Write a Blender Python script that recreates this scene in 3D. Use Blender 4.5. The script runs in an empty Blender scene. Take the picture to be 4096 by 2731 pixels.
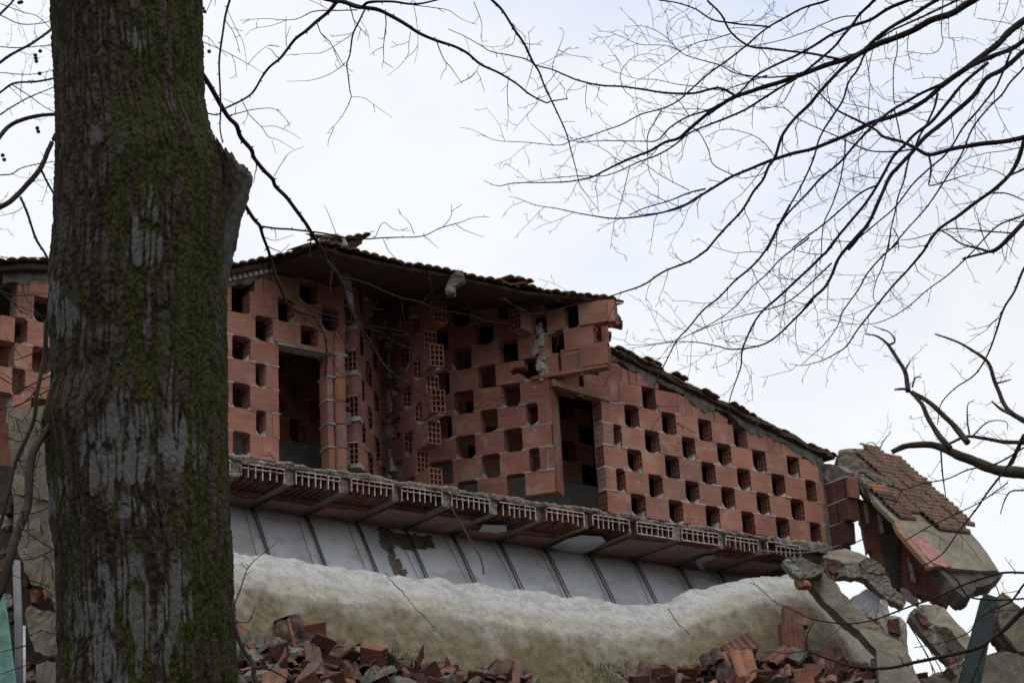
import bpy, bmesh, math, random
import numpy as np
from mathutils import Vector, Matrix

random.seed(7); rng = np.random.default_rng(7)
scene = bpy.context.scene
COL = scene.collection

# ------------------------------------------------------------------ camera
PITCH, ROLL, FPX = math.radians(20.7), math.radians(3.08), 8000.0
CAMZ = 1.6
fwd = np.array([0, math.cos(PITCH), math.sin(PITCH)])
up0 = np.array([0, -math.sin(PITCH), math.cos(PITCH)])
rt0 = np.array([1.0, 0, 0])
right = rt0*math.cos(ROLL) - up0*math.sin(ROLL)
upv = rt0*math.sin(ROLL) + up0*math.cos(ROLL)
CAM = np.array([0, 0, CAMZ])
cam = bpy.data.cameras.new('camera'); camo = bpy.data.objects.new('camera', cam); COL.objects.link(camo)
cam.sensor_width = 36.0; cam.lens = FPX/4096*36.0; cam.clip_start = 0.1; cam.clip_end = 2000
camo.matrix_world = Matrix([[right[i], upv[i], -fwd[i], CAM[i]] for i in range(3)] + [[0, 0, 0, 1]])
cam.dof.use_dof = True; cam.dof.focus_distance = 8.5; cam.dof.aperture_fstop = 11.0
scene.camera = camo

# ------------------------------------------------------------------ sky, sun, exposure
SUN_EL, SUN_AZ = math.radians(74), math.radians(200)
w = bpy.data.worlds.new('World'); scene.world = w; w.use_nodes = True
nt = w.node_tree; nt.nodes.clear()
def N(nt, t, **kw):
    n = nt.nodes.new(t)
    for k, v in kw.items(): setattr(n, k, v)
    return n
out = N(nt, 'ShaderNodeOutputWorld'); bg = N(nt, 'ShaderNodeBackground'); bg.inputs['Strength'].default_value = 0.1
sky = N(nt, 'ShaderNodeTexSky'); sky.sky_type = 'NISHITA'; sky.sun_disc = False
sky.sun_elevation = SUN_EL; sky.sun_rotation = SUN_AZ
tc = N(nt, 'ShaderNodeTexCoord'); mp = N(nt, 'ShaderNodeMapping'); mp.inputs['Location'].default_value = (6.6, 1.1, 5.3)
mp.inputs['Scale'].default_value = (1, 1, 1.6)
no = N(nt, 'ShaderNodeTexNoise'); no.inputs['Scale'].default_value = 3.2; no.inputs['Detail'].default_value = 7; no.inputs['Roughness'].default_value = 0.55
no2 = N(nt, 'ShaderNodeTexNoise'); no2.inputs['Scale'].default_value = 2.2; no2.inputs['Detail'].default_value = 5
cr = N(nt, 'ShaderNodeValToRGB'); cr.color_ramp.elements[0].position = 0.30; cr.color_ramp.elements[1].position = 0.52
cr.color_ramp.elements[0].color = (0.92, 0.92, 0.92, 1); cr.color_ramp.elements[1].color = (1, 1, 1, 1)
cl = N(nt, 'ShaderNodeMix'); cl.data_type = 'RGBA'
cl.inputs[6].default_value = (6.7, 7.7, 9.9, 1); cl.inputs[7].default_value = (9.4, 9.65, 9.95, 1)
cr2 = N(nt, 'ShaderNodeValToRGB'); cr2.color_ramp.elements[0].position = 0.31; cr2.color_ramp.elements[1].position = 0.46
mx = N(nt, 'ShaderNodeMix'); mx.data_type = 'RGBA'
L = nt.links.new
L(tc.outputs['Generated'], mp.inputs['Vector']); L(mp.outputs[0], no.inputs['Vector']); L(mp.outputs[0], no2.inputs['Vector'])
L(no.outputs['Fac'], cr.inputs['Fac']); L(no2.outputs['Fac'], cr2.inputs['Fac']); L(cr2.outputs['Color'], cl.inputs[0])
L(cr.outputs['Color'], mx.inputs[0]); L(sky.outputs[0], mx.inputs[6]); L(cl.outputs[2], mx.inputs[7])
L(mx.outputs[2], bg.inputs['Color']); L(bg.outputs[0], out.inputs[0])
sun = bpy.data.lights.new('sun', 'SUN'); sun.energy = 1.25; sun.angle = math.radians(25); sun.color = (1, 0.96, 0.9)
so = bpy.data.objects.new('sun', sun); COL.objects.link(so)
# sun stands behind the viewer, a little to the right
so.rotation_euler = (math.radians(90)-SUN_EL, 0, math.radians(20))
vs = scene.view_settings; vs.view_transform = 'Standard'; vs.look = 'None'; vs.gamma = 1; vs.use_curve_mapping = False; vs.exposure = 0.0

# ------------------------------------------------------------------ survey helpers (photo survey -> world)
def ray(x, y):
    return right*((x-2048)/FPX) + upv*((1365.5-y)/FPX) + fwd
def at(x, y, Y):
    r = ray(x, y); return CAM + r*(Y/r[1])
PLANES = {'R': (36.6, (.915, 20.279, 5.699)), 'M': (-16.3, (-.443, 20.149, 5.844)), 'F': (37.3, (-2.598, 18.546, 5.95)), 'A': (-57.6, (-.776, 19.413, 6.101))}
def frame(k):
    az, t = PLANES[k]; a = math.radians(az)
    return a, np.array(t)+CAM, np.array([math.cos(a), math.sin(a), 0]), np.array([math.sin(a), -math.cos(a), 0])
def on(k, x, y, off=0.0):
    a, t, d, n = frame(k); t = t+n*off; r = ray(x, y); s = ((t-CAM)@n)/(r@n); return CAM+r*s
def onuv(k, x, y, off=0.0):
    a, t, d, n = frame(k); X = on(k, x, y, off); return float((X-t)@d), float(X[2]-t[2])
def loc(k, u, v, off=0.0):
    a, t, d, n = frame(k); return t+d*u+n*off+np.array([0, 0, v])
CR = {'z1': (850, 950, .63776), 'z2': (1500, 1000, .63776), 'z3': (2300, 1200, .70153), 'z4': (3000, 1700, .65747), 'L': (0, 1000, .44643),
      'B': (850, 1700, .65746), 'B2': (1800, 1850, .5618), 'D': (0, 0, 1.74150), 'C1': (0, 0, .76548), 'C2': (800, 0, .63762), 'C3': (1800, 0, .63762),
      'C4': (2896, 0, .63762), 'C5': (2500, 700, .76547), 'LB': (0, 2000, .46584), 'K': (3250, 1750, .31888), 'P': (0, 0, 1), 'Q': (3050, 2131, .38265), 'S': (3596, 2131, .38256)}
def px(c, *pts):
    o = CR[c]; return [(o[0]+p[0]*o[2], o[1]+p[1]*o[2]) for p in pts]

# ------------------------------------------------------------------ numeric noise
_perm = rng.permutation(4096)
def hash3(i, j, k):
    return _perm[(_perm[(_perm[i & 4095]+j) & 4095]+k) & 4095]/4095.0
def vnoise(p):
    p = np.asarray(p, float); i = np.floor(p).astype(int); f = p-i; f = f*f*(3-2*f); r = 0
    for a in (0, 1):
        for b in (0, 1):
            for c in (0, 1):
                wgt = (f[..., 0] if a else 1-f[..., 0])*(f[..., 1] if b else 1-f[..., 1])*(f[..., 2] if c else 1-f[..., 2])
                r = r+wgt*hash3(i[..., 0]+a, i[..., 1]+b, i[..., 2]+c)
    return r
def fbm(p, o=4):
    p = np.asarray(p, float); s = 0; a = .5; t = 0
    for q in range(o): s = s+a*vnoise(p*(2**q)+17.3*q); t += a; a *= .5
    return s/t

# ------------------------------------------------------------------ materials
def material(name, build):
    m = bpy.data.materials.new(name); m.use_nodes = True; nt = m.node_tree; nt.nodes.clear()
    o = N(nt, 'ShaderNodeOutputMaterial'); b = N(nt, 'ShaderNodeBsdfPrincipled'); nt.links.new(b.outputs[0], o.inputs[0])
    b.inputs['Roughness'].default_value = .9; b.inputs['Specular IOR Level'].default_value = .25
    build(nt, b); return m
def noise(nt, scale, detail=5, rough=.6, coord='Object', sc=(1, 1, 1), rnd=False):
    t = N(nt, 'ShaderNodeTexCoord'); m = N(nt, 'ShaderNodeMapping'); m.inputs['Scale'].default_value = sc
    nt.links.new(t.outputs[coord], m.inputs['Vector'])
    n = N(nt, 'ShaderNodeTexNoise'); n.inputs['Scale'].default_value = scale; n.inputs['Detail'].default_value = detail; n.inputs['Roughness'].default_value = rough
    if rnd:
        oi = N(nt, 'ShaderNodeObjectInfo'); mu = N(nt, 'ShaderNodeMath', operation='MULTIPLY'); mu.inputs[1].default_value = 57.0
        nt.links.new(oi.outputs['Random'], mu.inputs[0]); cb = N(nt, 'ShaderNodeCombineXYZ')
        for q in range(3): nt.links.new(mu.outputs[0], cb.inputs[q])
        nt.links.new(cb.outputs[0], m.inputs['Location'])
    nt.links.new(m.outputs[0], n.inputs['Vector']); return n.outputs['Fac']
def ramp(nt, fac, *stops):
    r = N(nt, 'ShaderNodeValToRGB'); e = r.color_ramp.elements
    while len(e) < len(stops): e.new(.5)
    for q, (p, c) in zip(e, stops):
        q.position = p; q.color = (*c, 1) if len(c) == 3 else c
    nt.links.new(fac, r.inputs[0]); return r.outputs[0]
def mix(nt, fac, a, b, mode='MIX'):
    m = N(nt, 'ShaderNodeMix'); m.data_type = 'RGBA'; m.blend_type = mode
    for s, v in ((0, fac), (6, a), (7, b)):
        if isinstance(v, (int, float)): m.inputs[s].default_value = v
        elif isinstance(v, tuple): m.inputs[s].default_value = (*v, 1)
        else: nt.links.new(v, m.inputs[s])
    return m.outputs[2]
def bump(nt, b, h, strength=.4, dist=.01):
    n = N(nt, 'ShaderNodeBump'); n.inputs['Strength'].default_value = strength; n.inputs['Distance'].default_value = dist
    nt.links.new(h, n.inputs['Height']); nt.links.new(n.outputs[0], b.inputs['Normal'])
def objrand(nt): return N(nt, 'ShaderNodeObjectInfo').outputs['Random']
G = lambda x: (x, x, x)

def _brick(nt, b):
    base = ramp(nt, objrand(nt), (0, (.310, .124, .088)), (.22, (.350, .146, .100)), (.45, (.290, .112, .084)), (.64, (.375, .162, .104)), (.82, (.280, .132, .114)), (.95, (.33, .135, .095)), (1, (.420, .185, .098)))
    bands = noise(nt, 1, 3, .6, sc=(1.2, 1.2, 55), rnd=True)
    c = mix(nt, 1, base, ramp(nt, bands, (.3, G(.78)), (.7, G(1.2))), 'MULTIPLY')
    big = noise(nt, 5, 4, .6, rnd=True)
    c = mix(nt, ramp(nt, big, (.55, G(0)), (.68, G(.5))), c, (.42, .34, .28))
    c = mix(nt, ramp(nt, noise(nt, 24, 4, .7, rnd=True), (.60, G(0)), (.72, G(.35))), c, (.13, .06, .05))
    c = mix(nt, .13, c, (.43, .32, .265))
    ge = N(nt, 'ShaderNodeNewGeometry'); wn = N(nt, 'ShaderNodeTexNoise'); wn.inputs['Scale'].default_value = 1.7; wn.inputs['Detail'].default_value = 7; wn.inputs['Roughness'].default_value = .7; nt.links.new(ge.outputs['Position'], wn.inputs['Vector'])
    c = mix(nt, 1, c, ramp(nt, wn.outputs['Fac'], (.34, (.72, .70, .68)), (.56, (1.08, 1.08, 1.08))), 'MULTIPLY')
    nt.links.new(c, b.inputs['Base Color']); bump(nt, b, bands, .5, .006)
BRICK = material('terracotta', _brick)
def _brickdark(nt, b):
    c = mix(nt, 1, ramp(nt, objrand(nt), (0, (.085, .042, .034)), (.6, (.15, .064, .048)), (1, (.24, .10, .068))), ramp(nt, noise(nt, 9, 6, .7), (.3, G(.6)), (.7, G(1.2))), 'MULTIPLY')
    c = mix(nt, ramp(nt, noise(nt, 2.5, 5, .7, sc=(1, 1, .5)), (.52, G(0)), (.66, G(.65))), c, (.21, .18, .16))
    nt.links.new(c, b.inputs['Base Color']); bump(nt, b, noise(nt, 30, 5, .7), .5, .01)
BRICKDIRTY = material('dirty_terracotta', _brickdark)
def _inner(nt, b):
    c = mix(nt, 1, ramp(nt, objrand(nt), (0, (.30, .14, .105)), (1, (.40, .18, .12))), ramp(nt, noise(nt, 9, 6, .7), (.3, G(.6)), (.7, G(1.2))), 'MULTIPLY')
    nt.links.new(c, b.inputs['Base Color']); bump(nt, b, noise(nt, 30, 5, .7), .5, .01)
INNERBRICK = material('inner_brick', _inner)  # no soot in the colour: tone close to the outer terracotta
def _mortar(nt, b):
    c = ramp(nt, noise(nt, 14, 6, .7), (.3, (.24, .22, .20)), (.5, (.42, .40, .375)), (.7, (.56, .54, .515)))
    nt.links.new(c, b.inputs['Base Color']); bump(nt, b, noise(nt, 60, 6, .7), .8, .012)
MORTAR = material('mortar', _mortar)
def _vmort(nt, b):
    c = ramp(nt, noise(nt, 12, 6, .7), (.3, (.09, .08, .068)), (.5, (.18, .165, .145)), (.7, (.27, .255, .23)))
    nt.links.new(c, b.inputs['Base Color']); bump(nt, b, noise(nt, 45, 7, .75), 1, .02)
VMORTAR = material('dark_mortar', _vmort)
def _conc(nt, b):
    c = ramp(nt, noise(nt, 4, 9, .72), (.3, (.095, .085, .062)), (.5, (.19, .17, .128)), (.7, (.285, .26, .208)))
    c = mix(nt, ramp(nt, noise(nt, 1.3, 6, .7), (.5, G(0)), (.68, G(.55))), c, (.17, .16, .075))
    c = mix(nt, ramp(nt, noise(nt, 38, 6, .75), (.52, G(0)), (.68, G(.65))), c, (.09, .08, .062))
    nt.links.new(c, b.inputs['Base Color']); bump(nt, b, noise(nt, 40, 6, .75), .7, .012)
CONCRETE = material('weathered_concrete', _conc)
def _screed(nt, b):
    c = ramp(nt, noise(nt, 22, 8, .75), (.32, (.09, .078, .06)), (.5, (.25, .22, .18)), (.68, (.46, .43, .375)))
    nt.links.new(c, b.inputs['Base Color']); bump(nt, b, noise(nt, 28, 7, .8), 1, .02)
SCREED = material('broken_screed', _screed)
def _grey(nt, b):
    c = ramp(nt, noise(nt, 6, 6, .6), (.3, (.20, .195, .19)), (.7, (.32, .315, .30)))
    nt.links.new(c, b.inputs['Base Color']); bump(nt, b, noise(nt, 40, 5, .6), .4, .006)
GREY = material('grey_render', _grey)
def _plaster(nt, b):
    c = ramp(nt, noise(nt, 1.6, 7, .62), (.30, (.38, .385, .40)), (.5, (.56, .575, .61)), (.75, (.63, .645, .68)))
    c = mix(nt, ramp(nt, noise(nt, 2.1, 6, .65, sc=(1, 1, 2.2)), (.54, G(0)), (.60, G(.5))), c, (.36, .33, .30))
    c = mix(nt, ramp(nt, noise(nt, 18, 6, .75, sc=(1, 1, .25)), (.62, G(0)), (.72, G(.3))), c, (.30, .29, .28))
    nt.links.new(c, b.inputs['Base Color']); bump(nt, b, noise(nt, 22, 5, .6), .25, .006)
PLASTER = material('white_plaster', _plaster)
def _plank(nt, b):
    c = mix(nt, 1, ramp(nt, objrand(nt), (0, (.34, .205, .17)), (1, (.40, .25, .21))), ramp(nt, noise(nt, 4, 6, .7), (.3, G(.65)), (.7, G(1.15))), 'MULTIPLY')
    nt.links.new(c, b.inputs['Base Color']); bump(nt, b, noise(nt, 40, 4, .6), .3, .004)
FONDELLO = material('clay_ceiling', _plank)
def _cell(nt, b):
    c = ramp(nt, noise(nt, 26, 5, .7), (.34, (.32, .135, .09)), (.48, (.50, .40, .35)), (.62, (.70, .66, .63)))
    nt.links.new(c, b.inputs['Base Color'])
CELL = material('dusty_clay', _cell)
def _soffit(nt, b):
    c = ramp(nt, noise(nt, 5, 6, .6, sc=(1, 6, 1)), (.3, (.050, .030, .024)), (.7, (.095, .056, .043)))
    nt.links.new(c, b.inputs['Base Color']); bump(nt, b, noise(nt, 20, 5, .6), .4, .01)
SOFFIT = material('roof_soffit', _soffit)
def _tile(nt, b):
    c = mix(nt, 1, ramp(nt, objrand(nt), (0, (.24, .095, .062)), (.5, (.33, .145, .09)), (1, (.28, .135, .105))), ramp(nt, noise(nt, 14, 5, .7, rnd=True), (.3, G(.65)), (.7, G(1.2))), 'MULTIPLY')
    c = mix(nt, ramp(nt, noise(nt, 9, 6, .75, rnd=True), (.36, G(0)), (.54, G(.9))), c, (.105, .088, .062))
    c = mix(nt, ramp(nt, noise(nt, 16, 4, .7, rnd=True), (.56, G(0)), (.64, G(.9))), c, (.040, .044, .022))
    nt.links.new(c, b.inputs['Base Color']); bump(nt, b, noise(nt, 60, 4, .7), .4, .006)
TILE = material('mossy_roof_tile', _tile)
def _tile2(nt, b):
    c = mix(nt, 1, ramp(nt, objrand(nt), (0, (.060, .040, .034)), (.35, (.115, .062, .048)), (.6, (.20, .090, .062)), (.8, (.12, .078, .068)), (1, (.31, .135, .08))), ramp(nt, noise(nt, 10, 6, .7, rnd=True), (.3, G(.6)), (.7, G(1.2))), 'MULTIPLY')
    c = mix(nt, ramp(nt, noise(nt, 5, 5, .7, rnd=True), (.52, G(0)), (.68, G(.5))), c, (.20, .17, .15))
    nt.links.new(c, b.inputs['Base Color']); bump(nt, b, noise(nt, 50, 4, .7), .4, .006)
TILE2 = material('red_roof_tile', _tile2)
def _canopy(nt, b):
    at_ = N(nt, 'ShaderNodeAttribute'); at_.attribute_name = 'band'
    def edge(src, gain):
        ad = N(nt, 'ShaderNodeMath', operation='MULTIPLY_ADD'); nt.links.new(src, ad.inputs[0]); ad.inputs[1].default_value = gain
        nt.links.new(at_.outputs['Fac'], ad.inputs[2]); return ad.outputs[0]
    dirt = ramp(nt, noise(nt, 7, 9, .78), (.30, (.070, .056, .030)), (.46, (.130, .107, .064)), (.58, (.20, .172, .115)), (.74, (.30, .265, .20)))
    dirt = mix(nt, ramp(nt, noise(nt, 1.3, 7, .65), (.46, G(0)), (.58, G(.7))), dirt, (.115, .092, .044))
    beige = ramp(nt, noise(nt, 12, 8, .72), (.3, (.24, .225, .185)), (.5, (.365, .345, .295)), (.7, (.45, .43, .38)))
    c = mix(nt, ramp(nt, edge(noise(nt, 2.6, 8, .68), .75), (.52, G(0)), (.78, G(1))), dirt, beige)  # paler towards the top edge: real stains plus top light put into the colour
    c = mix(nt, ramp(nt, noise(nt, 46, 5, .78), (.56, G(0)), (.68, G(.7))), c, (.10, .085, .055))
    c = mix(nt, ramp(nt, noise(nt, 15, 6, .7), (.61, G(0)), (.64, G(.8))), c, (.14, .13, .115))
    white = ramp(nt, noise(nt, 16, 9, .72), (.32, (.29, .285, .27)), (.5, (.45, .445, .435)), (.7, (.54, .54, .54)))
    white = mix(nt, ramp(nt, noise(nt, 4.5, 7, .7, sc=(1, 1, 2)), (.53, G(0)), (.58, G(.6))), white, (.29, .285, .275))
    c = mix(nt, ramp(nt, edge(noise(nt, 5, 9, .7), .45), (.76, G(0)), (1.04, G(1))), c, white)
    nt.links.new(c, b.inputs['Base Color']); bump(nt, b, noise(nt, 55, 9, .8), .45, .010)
CANOPY = material('stained_toplit_canopy_plaster', _canopy)
def _bark(nt, b):
    a = N(nt, 'ShaderNodeAttribute'); a.attribute_name = 'bark'
    s = N(nt, 'ShaderNodeSeparateColor'); nt.links.new(a.outputs['Color'], s.inputs[0])
    h, li, mo = s.outputs[0], s.outputs[1], s.outputs[2]
    fine = noise(nt, 130, 6, .75, sc=(1, 1, .8))
    c = ramp(nt, noise(nt, 45, 6, .7, sc=(1, 1, .3)), (.3, (.013, .009, .006)), (.55, (.031, .022, .014)), (.75, (.058, .044, .031)))
    c = mix(nt, ramp(nt, h, (.55, G(0)), (.95, G(.5))), c, (.062, .052, .043))
    lich = ramp(nt, fine, (.3, (.062, .058, .058)), (.6, (.13, .125, .128)))
    c = mix(nt, li, c, lich)
    moss = ramp(nt, noise(nt, 90, 5, .75), (.3, (.011, .012, .003)), (.55, (.034, .036, .007)), (.75, (.085, .082, .015)))
    c = mix(nt, mo, c, moss)
    nt.links.new(c, b.inputs['Base Color']); bump(nt, b, fine, .7, .004); b.inputs['Specular IOR Level'].default_value = .15
BARK = material('mossy_bark', _bark)
def _twig(nt, b):
    c = ramp(nt, noise(nt, 30, 4, .6), (.35, (.016, .013, .012)), (.65, (.034, .028, .026)))
    nt.links.new(c, b.inputs['Base Color']); bump(nt, b, noise(nt, 150, 4, .6), .5, .003)
TWIG = material('dark_twig_bark', _twig)
def _twig2(nt, b):
    c = ramp(nt, noise(nt, 9, 5, .6), (.35, (.03, .024, .018)), (.55, (.06, .05, .038)), (.7, (.055, .055, .02)))
    nt.links.new(c, b.inputs['Base Color']); bump(nt, b, noise(nt, 90, 5, .7), .6, .006)
MOSSYBARK = material('mossy_branch_bark', _twig2)
def flat(name, col, rough=.7, sc=12, var=.35, metal=0):
    def f(nt, b):
        lo = tuple(x*(1-var) for x in col); hi = tuple(x*(1+var) for x in col)
        nt.links.new(ramp(nt, noise(nt, sc, 6, .65), (.3, lo), (.7, hi)), b.inputs['Base Color'])
        b.inputs['Roughness'].default_value = rough; b.inputs['Metallic'].default_value = metal
        bump(nt, b, noise(nt, sc*4, 5, .6), .25, .004)
    return material(name, f)
STEEL = flat('dark_steel', (.035, .032, .032), .6)
RUST = flat('rusty_rod', (.13, .075, .05), .8)
TEAL = flat('teal_paint', (.13, .26, .225), .6, 9, .5)
GREENPOST = flat('dark_green_paint', (.022, .032, .034), .45, 8, .35)
PIPE = flat('grey_pipe', (.17, .17, .18), .6, 6, .25)
WOOD = flat('timber', (.24, .145, .09), .85, 9, .35)
EARTH = flat('earth', (.055, .045, .032), .95, 3, .5)
GRASS = flat('grass_blades', (.06, .085, .022), .8, 4, .3)
PINK = flat('pink_membrane', (.30, .145, .13), .8, 14, .5)
RUBBLE = flat('dirty_rubble_concrete', (.125, .118, .095), .95, 11, .6)
BAREWALL = flat('bare_masonry', (.13, .105, .085), .9, 14, .55)
DARKDEBRIS = flat('dark_debris', (.06, .05, .045), .9, 5, .5)

# ------------------------------------------------------------------ mesh helpers
class MB:
    def __init__(s): s.v = []; s.f = []; s.m = []
    def quad_grid(s, P, mi=0):           # P[i][j] 3D points
        b = len(s.v); n = len(P); m = len(P[0])
        for r in P: s.v += [tuple(q) for q in r]
        for i in range(n-1):
            for j in range(m-1): s.f.append((b+i*m+j, b+i*m+j+1, b+(i+1)*m+j+1, b+(i+1)*m+j)); s.m.append(mi)
    def hexa(s, c, mi=0):                # 8 corners: bottom ring then top ring
        b = len(s.v); s.v += [tuple(q) for q in c]
        for q in ((3, 2, 1, 0), (4, 5, 6, 7), (0, 1, 5, 4), (1, 2, 6, 5), (2, 3, 7, 6), (3, 0, 4, 7)): s.f.append(tuple(b+i for i in q)); s.m.append(mi)
    def box(s, x0, x1, y0, y1, z0, z1, mi=0, j=0):
        c = [(x0, y0, z0), (x1, y0, z0), (x1, y1, z0), (x0, y1, z0), (x0, y0, z1), (x1, y0, z1), (x1, y1, z1), (x0, y1, z1)]
        if j: c = [tuple(q+random.uniform(-j, j) for q in p) for p in c]
        s.hexa(c, mi)
    def prism(s, poly, y0, y1, mi=0):    # polygon in (x,z), extruded in y
        b = len(s.v); n = len(poly)
        s.v += [(x, y0, z) for x, z in poly]+[(x, y1, z) for x, z in poly]
        s.f.append(tuple(range(b, b+n))); s.m.append(mi); s.f.append(tuple(range(b+2*n-1, b+n-1, -1))); s.m.append(mi)
        for i in range(n): k = (i+1) % n; s.f.append((b+k, b+i, b+n+i, b+n+k)); s.m.append(mi)
    def tube(s, pts, rad, n=6, mi=0, cap=True):
        pts = np.asarray(pts, float); rad = np.atleast_1d(np.asarray(rad, float)); rad = np.interp(np.linspace(0, 1, len(pts)), np.linspace(0, 1, len(rad)), rad) if len(rad) > 1 else np.full(len(pts), rad[0])
        T = np.gradient(pts, axis=0); T /= np.linalg.norm(T, axis=1)[:, None]+1e-12
        ref = np.array([0.31, .22, .92]); ref = ref if abs(T[0]@ref) < .9 else np.array([.9, .1, -.3])
        A = np.cross(T, ref); A /= np.linalg.norm(A, axis=1)[:, None]+1e-12; Bv = np.cross(T, A)
        an = np.arange(n)*2*math.pi/n
        P = pts[:, None, :]+rad[:, None, None]*(A[:, None, :]*np.cos(an)[None, :, None]+Bv[:, None, :]*np.sin(an)[None, :, None])
        b = len(s.v); s.v += [tuple(q) for q in P.reshape(-1, 3)]
        for i in range(len(pts)-1):
            for j in range(n):
                k = (j+1) % n; s.f.append((b+i*n+j, b+i*n+k, b+(i+1)*n+k, b+(i+1)*n+j)); s.m.append(mi)
        if cap:
            s.f.append(tuple(b+j for j in range(n))[::-1]); s.m.append(mi); e = b+(len(pts)-1)*n; s.f.append(tuple(e+j for j in range(n))); s.m.append(mi)
    def mesh(s, name, mats, smooth=False):
        me = bpy.data.meshes.new(name); me.from_pydata(s.v, [], s.f)
        if not isinstance(mats, (list, tuple)): mats = [mats]
        for m in mats: me.materials.append(m)
        if len(mats) > 1: me.polygons.foreach_set('material_index', s.m)
        if smooth: me.polygons.foreach_set('use_smooth', [True]*len(s.f))
        me.update(); return me
def put(name, me, parent=None, loc=(0, 0, 0), rot=(0, 0, 0), label=None, kind=None):
    o = bpy.data.objects.new(name, me); COL.objects.link(o); o.location = tuple(loc); o.rotation_euler = tuple(rot)
    if parent is not None: o.parent = parent
    if label: o['label'] = label
    if kind: o['kind'] = kind
    return o
def thing(name, label, cat, loc=(0, 0, 0), group=None):
    o = bpy.data.objects.new(name, None); COL.objects.link(o); o.location = tuple(loc); o.empty_display_size = .2
    o['label'] = label; o['category'] = cat; o['kind'] = 'thing'
    if group: o['group'] = group
    return o
def tag(o, label, cat, group=None):
    o['label'] = label; o['category'] = cat; o['kind'] = o.get('kind', 'thing')
    if group: o['group'] = group
    return o
def rough(me, cuts=3, amp=.02, freq=6, seed=0, smooth=False, white=0):
    bm = bmesh.new(); bm.from_mesh(me)
    bmesh.ops.triangulate(bm, faces=[f for f in bm.faces if len(f.verts) > 4])
    if cuts: bmesh.ops.subdivide_edges(bm, edges=bm.edges[:], cuts=cuts, use_grid_fill=True)
    bm.verts.ensure_lookup_table(); bm.normal_update()
    P = np.array([v.co[:] for v in bm.verts]); 
    Nn = np.array([v.normal[:] for v in bm.verts])
    d = (fbm(P*freq+seed*3.7, 4)-.5)*2*amp; t = np.stack([fbm(P*freq*1.3+seed+11*q, 3)-.5 for q in range(3)], 1)*amp
    P = P+Nn*d[:, None]+t+(np.random.default_rng(int(seed)+5).random(P.shape)-.5)*2*white
    for v, q in zip(bm.verts, P): v.co = q
    for f in bm.faces: f.smooth = smooth
    bmesh.ops.recalc_face_normals(bm, faces=bm.faces[:])
    bm.to_mesh(me); bm.free(); me.update(); return me
_seed = [0]
def chunk(name, pts, thick, mats, cuts=3, amp=.015, freq=13, back=None, base=None):
    """pts: (x, y, Y) survey points of the front face; extruded away by thick metres."""
    _seed[0] += 1
    F = [at(x, y, Y) for x, y, Y in pts]; c = np.mean(F, 0)
    e = np.zeros(3)
    for i in range(len(F)): e = e+np.cross(F[i]-c, F[(i+1) % len(F)]-c)
    e = e/np.linalg.norm(e); vd = c-CAM
    if e@vd < 0: e = -e
    if back is not None: e = np.array(back)/np.linalg.norm(back)
    o = c if base is None else np.array(base)
    mb = MB(); n = len(F)
    mb.v = [tuple(p-o) for p in F]+[tuple(p+e*thick-o) for p in F]
    mb.f = [tuple(range(n)), tuple(range(2*n-1, n-1, -1))]+[((i+1) % n, i, n+i, n+(i+1) % n) for i in range(n)]
    mb.m = [0]*len(mb.f)
    me = mb.mesh(name, mats); rough(me, min(cuts, 3), amp*.75, freq, _seed[0], False, .0075); return me, o
def spline(pts, per=6):
    P = np.asarray(pts, float)
    if len(P) < 3: 
        t = np.linspace(0, 1, per+1)[:, None]; return P[0]*(1-t)+P[-1]*t
    Q = np.vstack([2*P[0]-P[1], P, 2*P[-1]-P[-2]]); o = []
    for i in range(len(P)-1):
        a, b, c, d = Q[i], Q[i+1], Q[i+2], Q[i+3]
        for t in np.arange(per)/per:
            o.append(.5*((2*b)+(c-a)*t+(2*a-5*b+4*c-d)*t*t+(3*b-a-3*c+d)*t**3))
    o.append(P[-1]); return np.array(o)

# ================================================================== SETTING: ground
gx = np.concatenate([np.linspace(-600, -14, 16), np.linspace(-12, 12, 49), np.linspace(14, 600, 16)])
gy = np.concatenate([np.linspace(-300, -80, 6), np.linspace(-72, -4, 14), np.linspace(-3, 26, 59), np.linspace(28, 900, 18)])
def ground_z(x, y):
    s = np.clip((y-8.5)/6.5, 0, 1); s = s*s*(3-2*s)
    near = np.exp(-((x+1)/16)**2)
    back = np.clip((-y-5)/60, 0, 1); back = back*back*(3-2*back)*20  # unseen slope behind the camera, added to block low front sky light
    return back+s*3.9*np.where(y > 24, near*np.exp(-np.maximum(y-24, 0)/30), near)+(fbm(np.stack([x*.5, y*.5, x*0], -1), 4)-.5)*.3
X, Y = np.meshgrid(gx, gy); Z = ground_z(X, Y)
mb = MB(); mb.quad_grid(np.stack([X, Y, Z], -1)); put('ground', mb.mesh('ground', EARTH, True), kind='structure')

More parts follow.
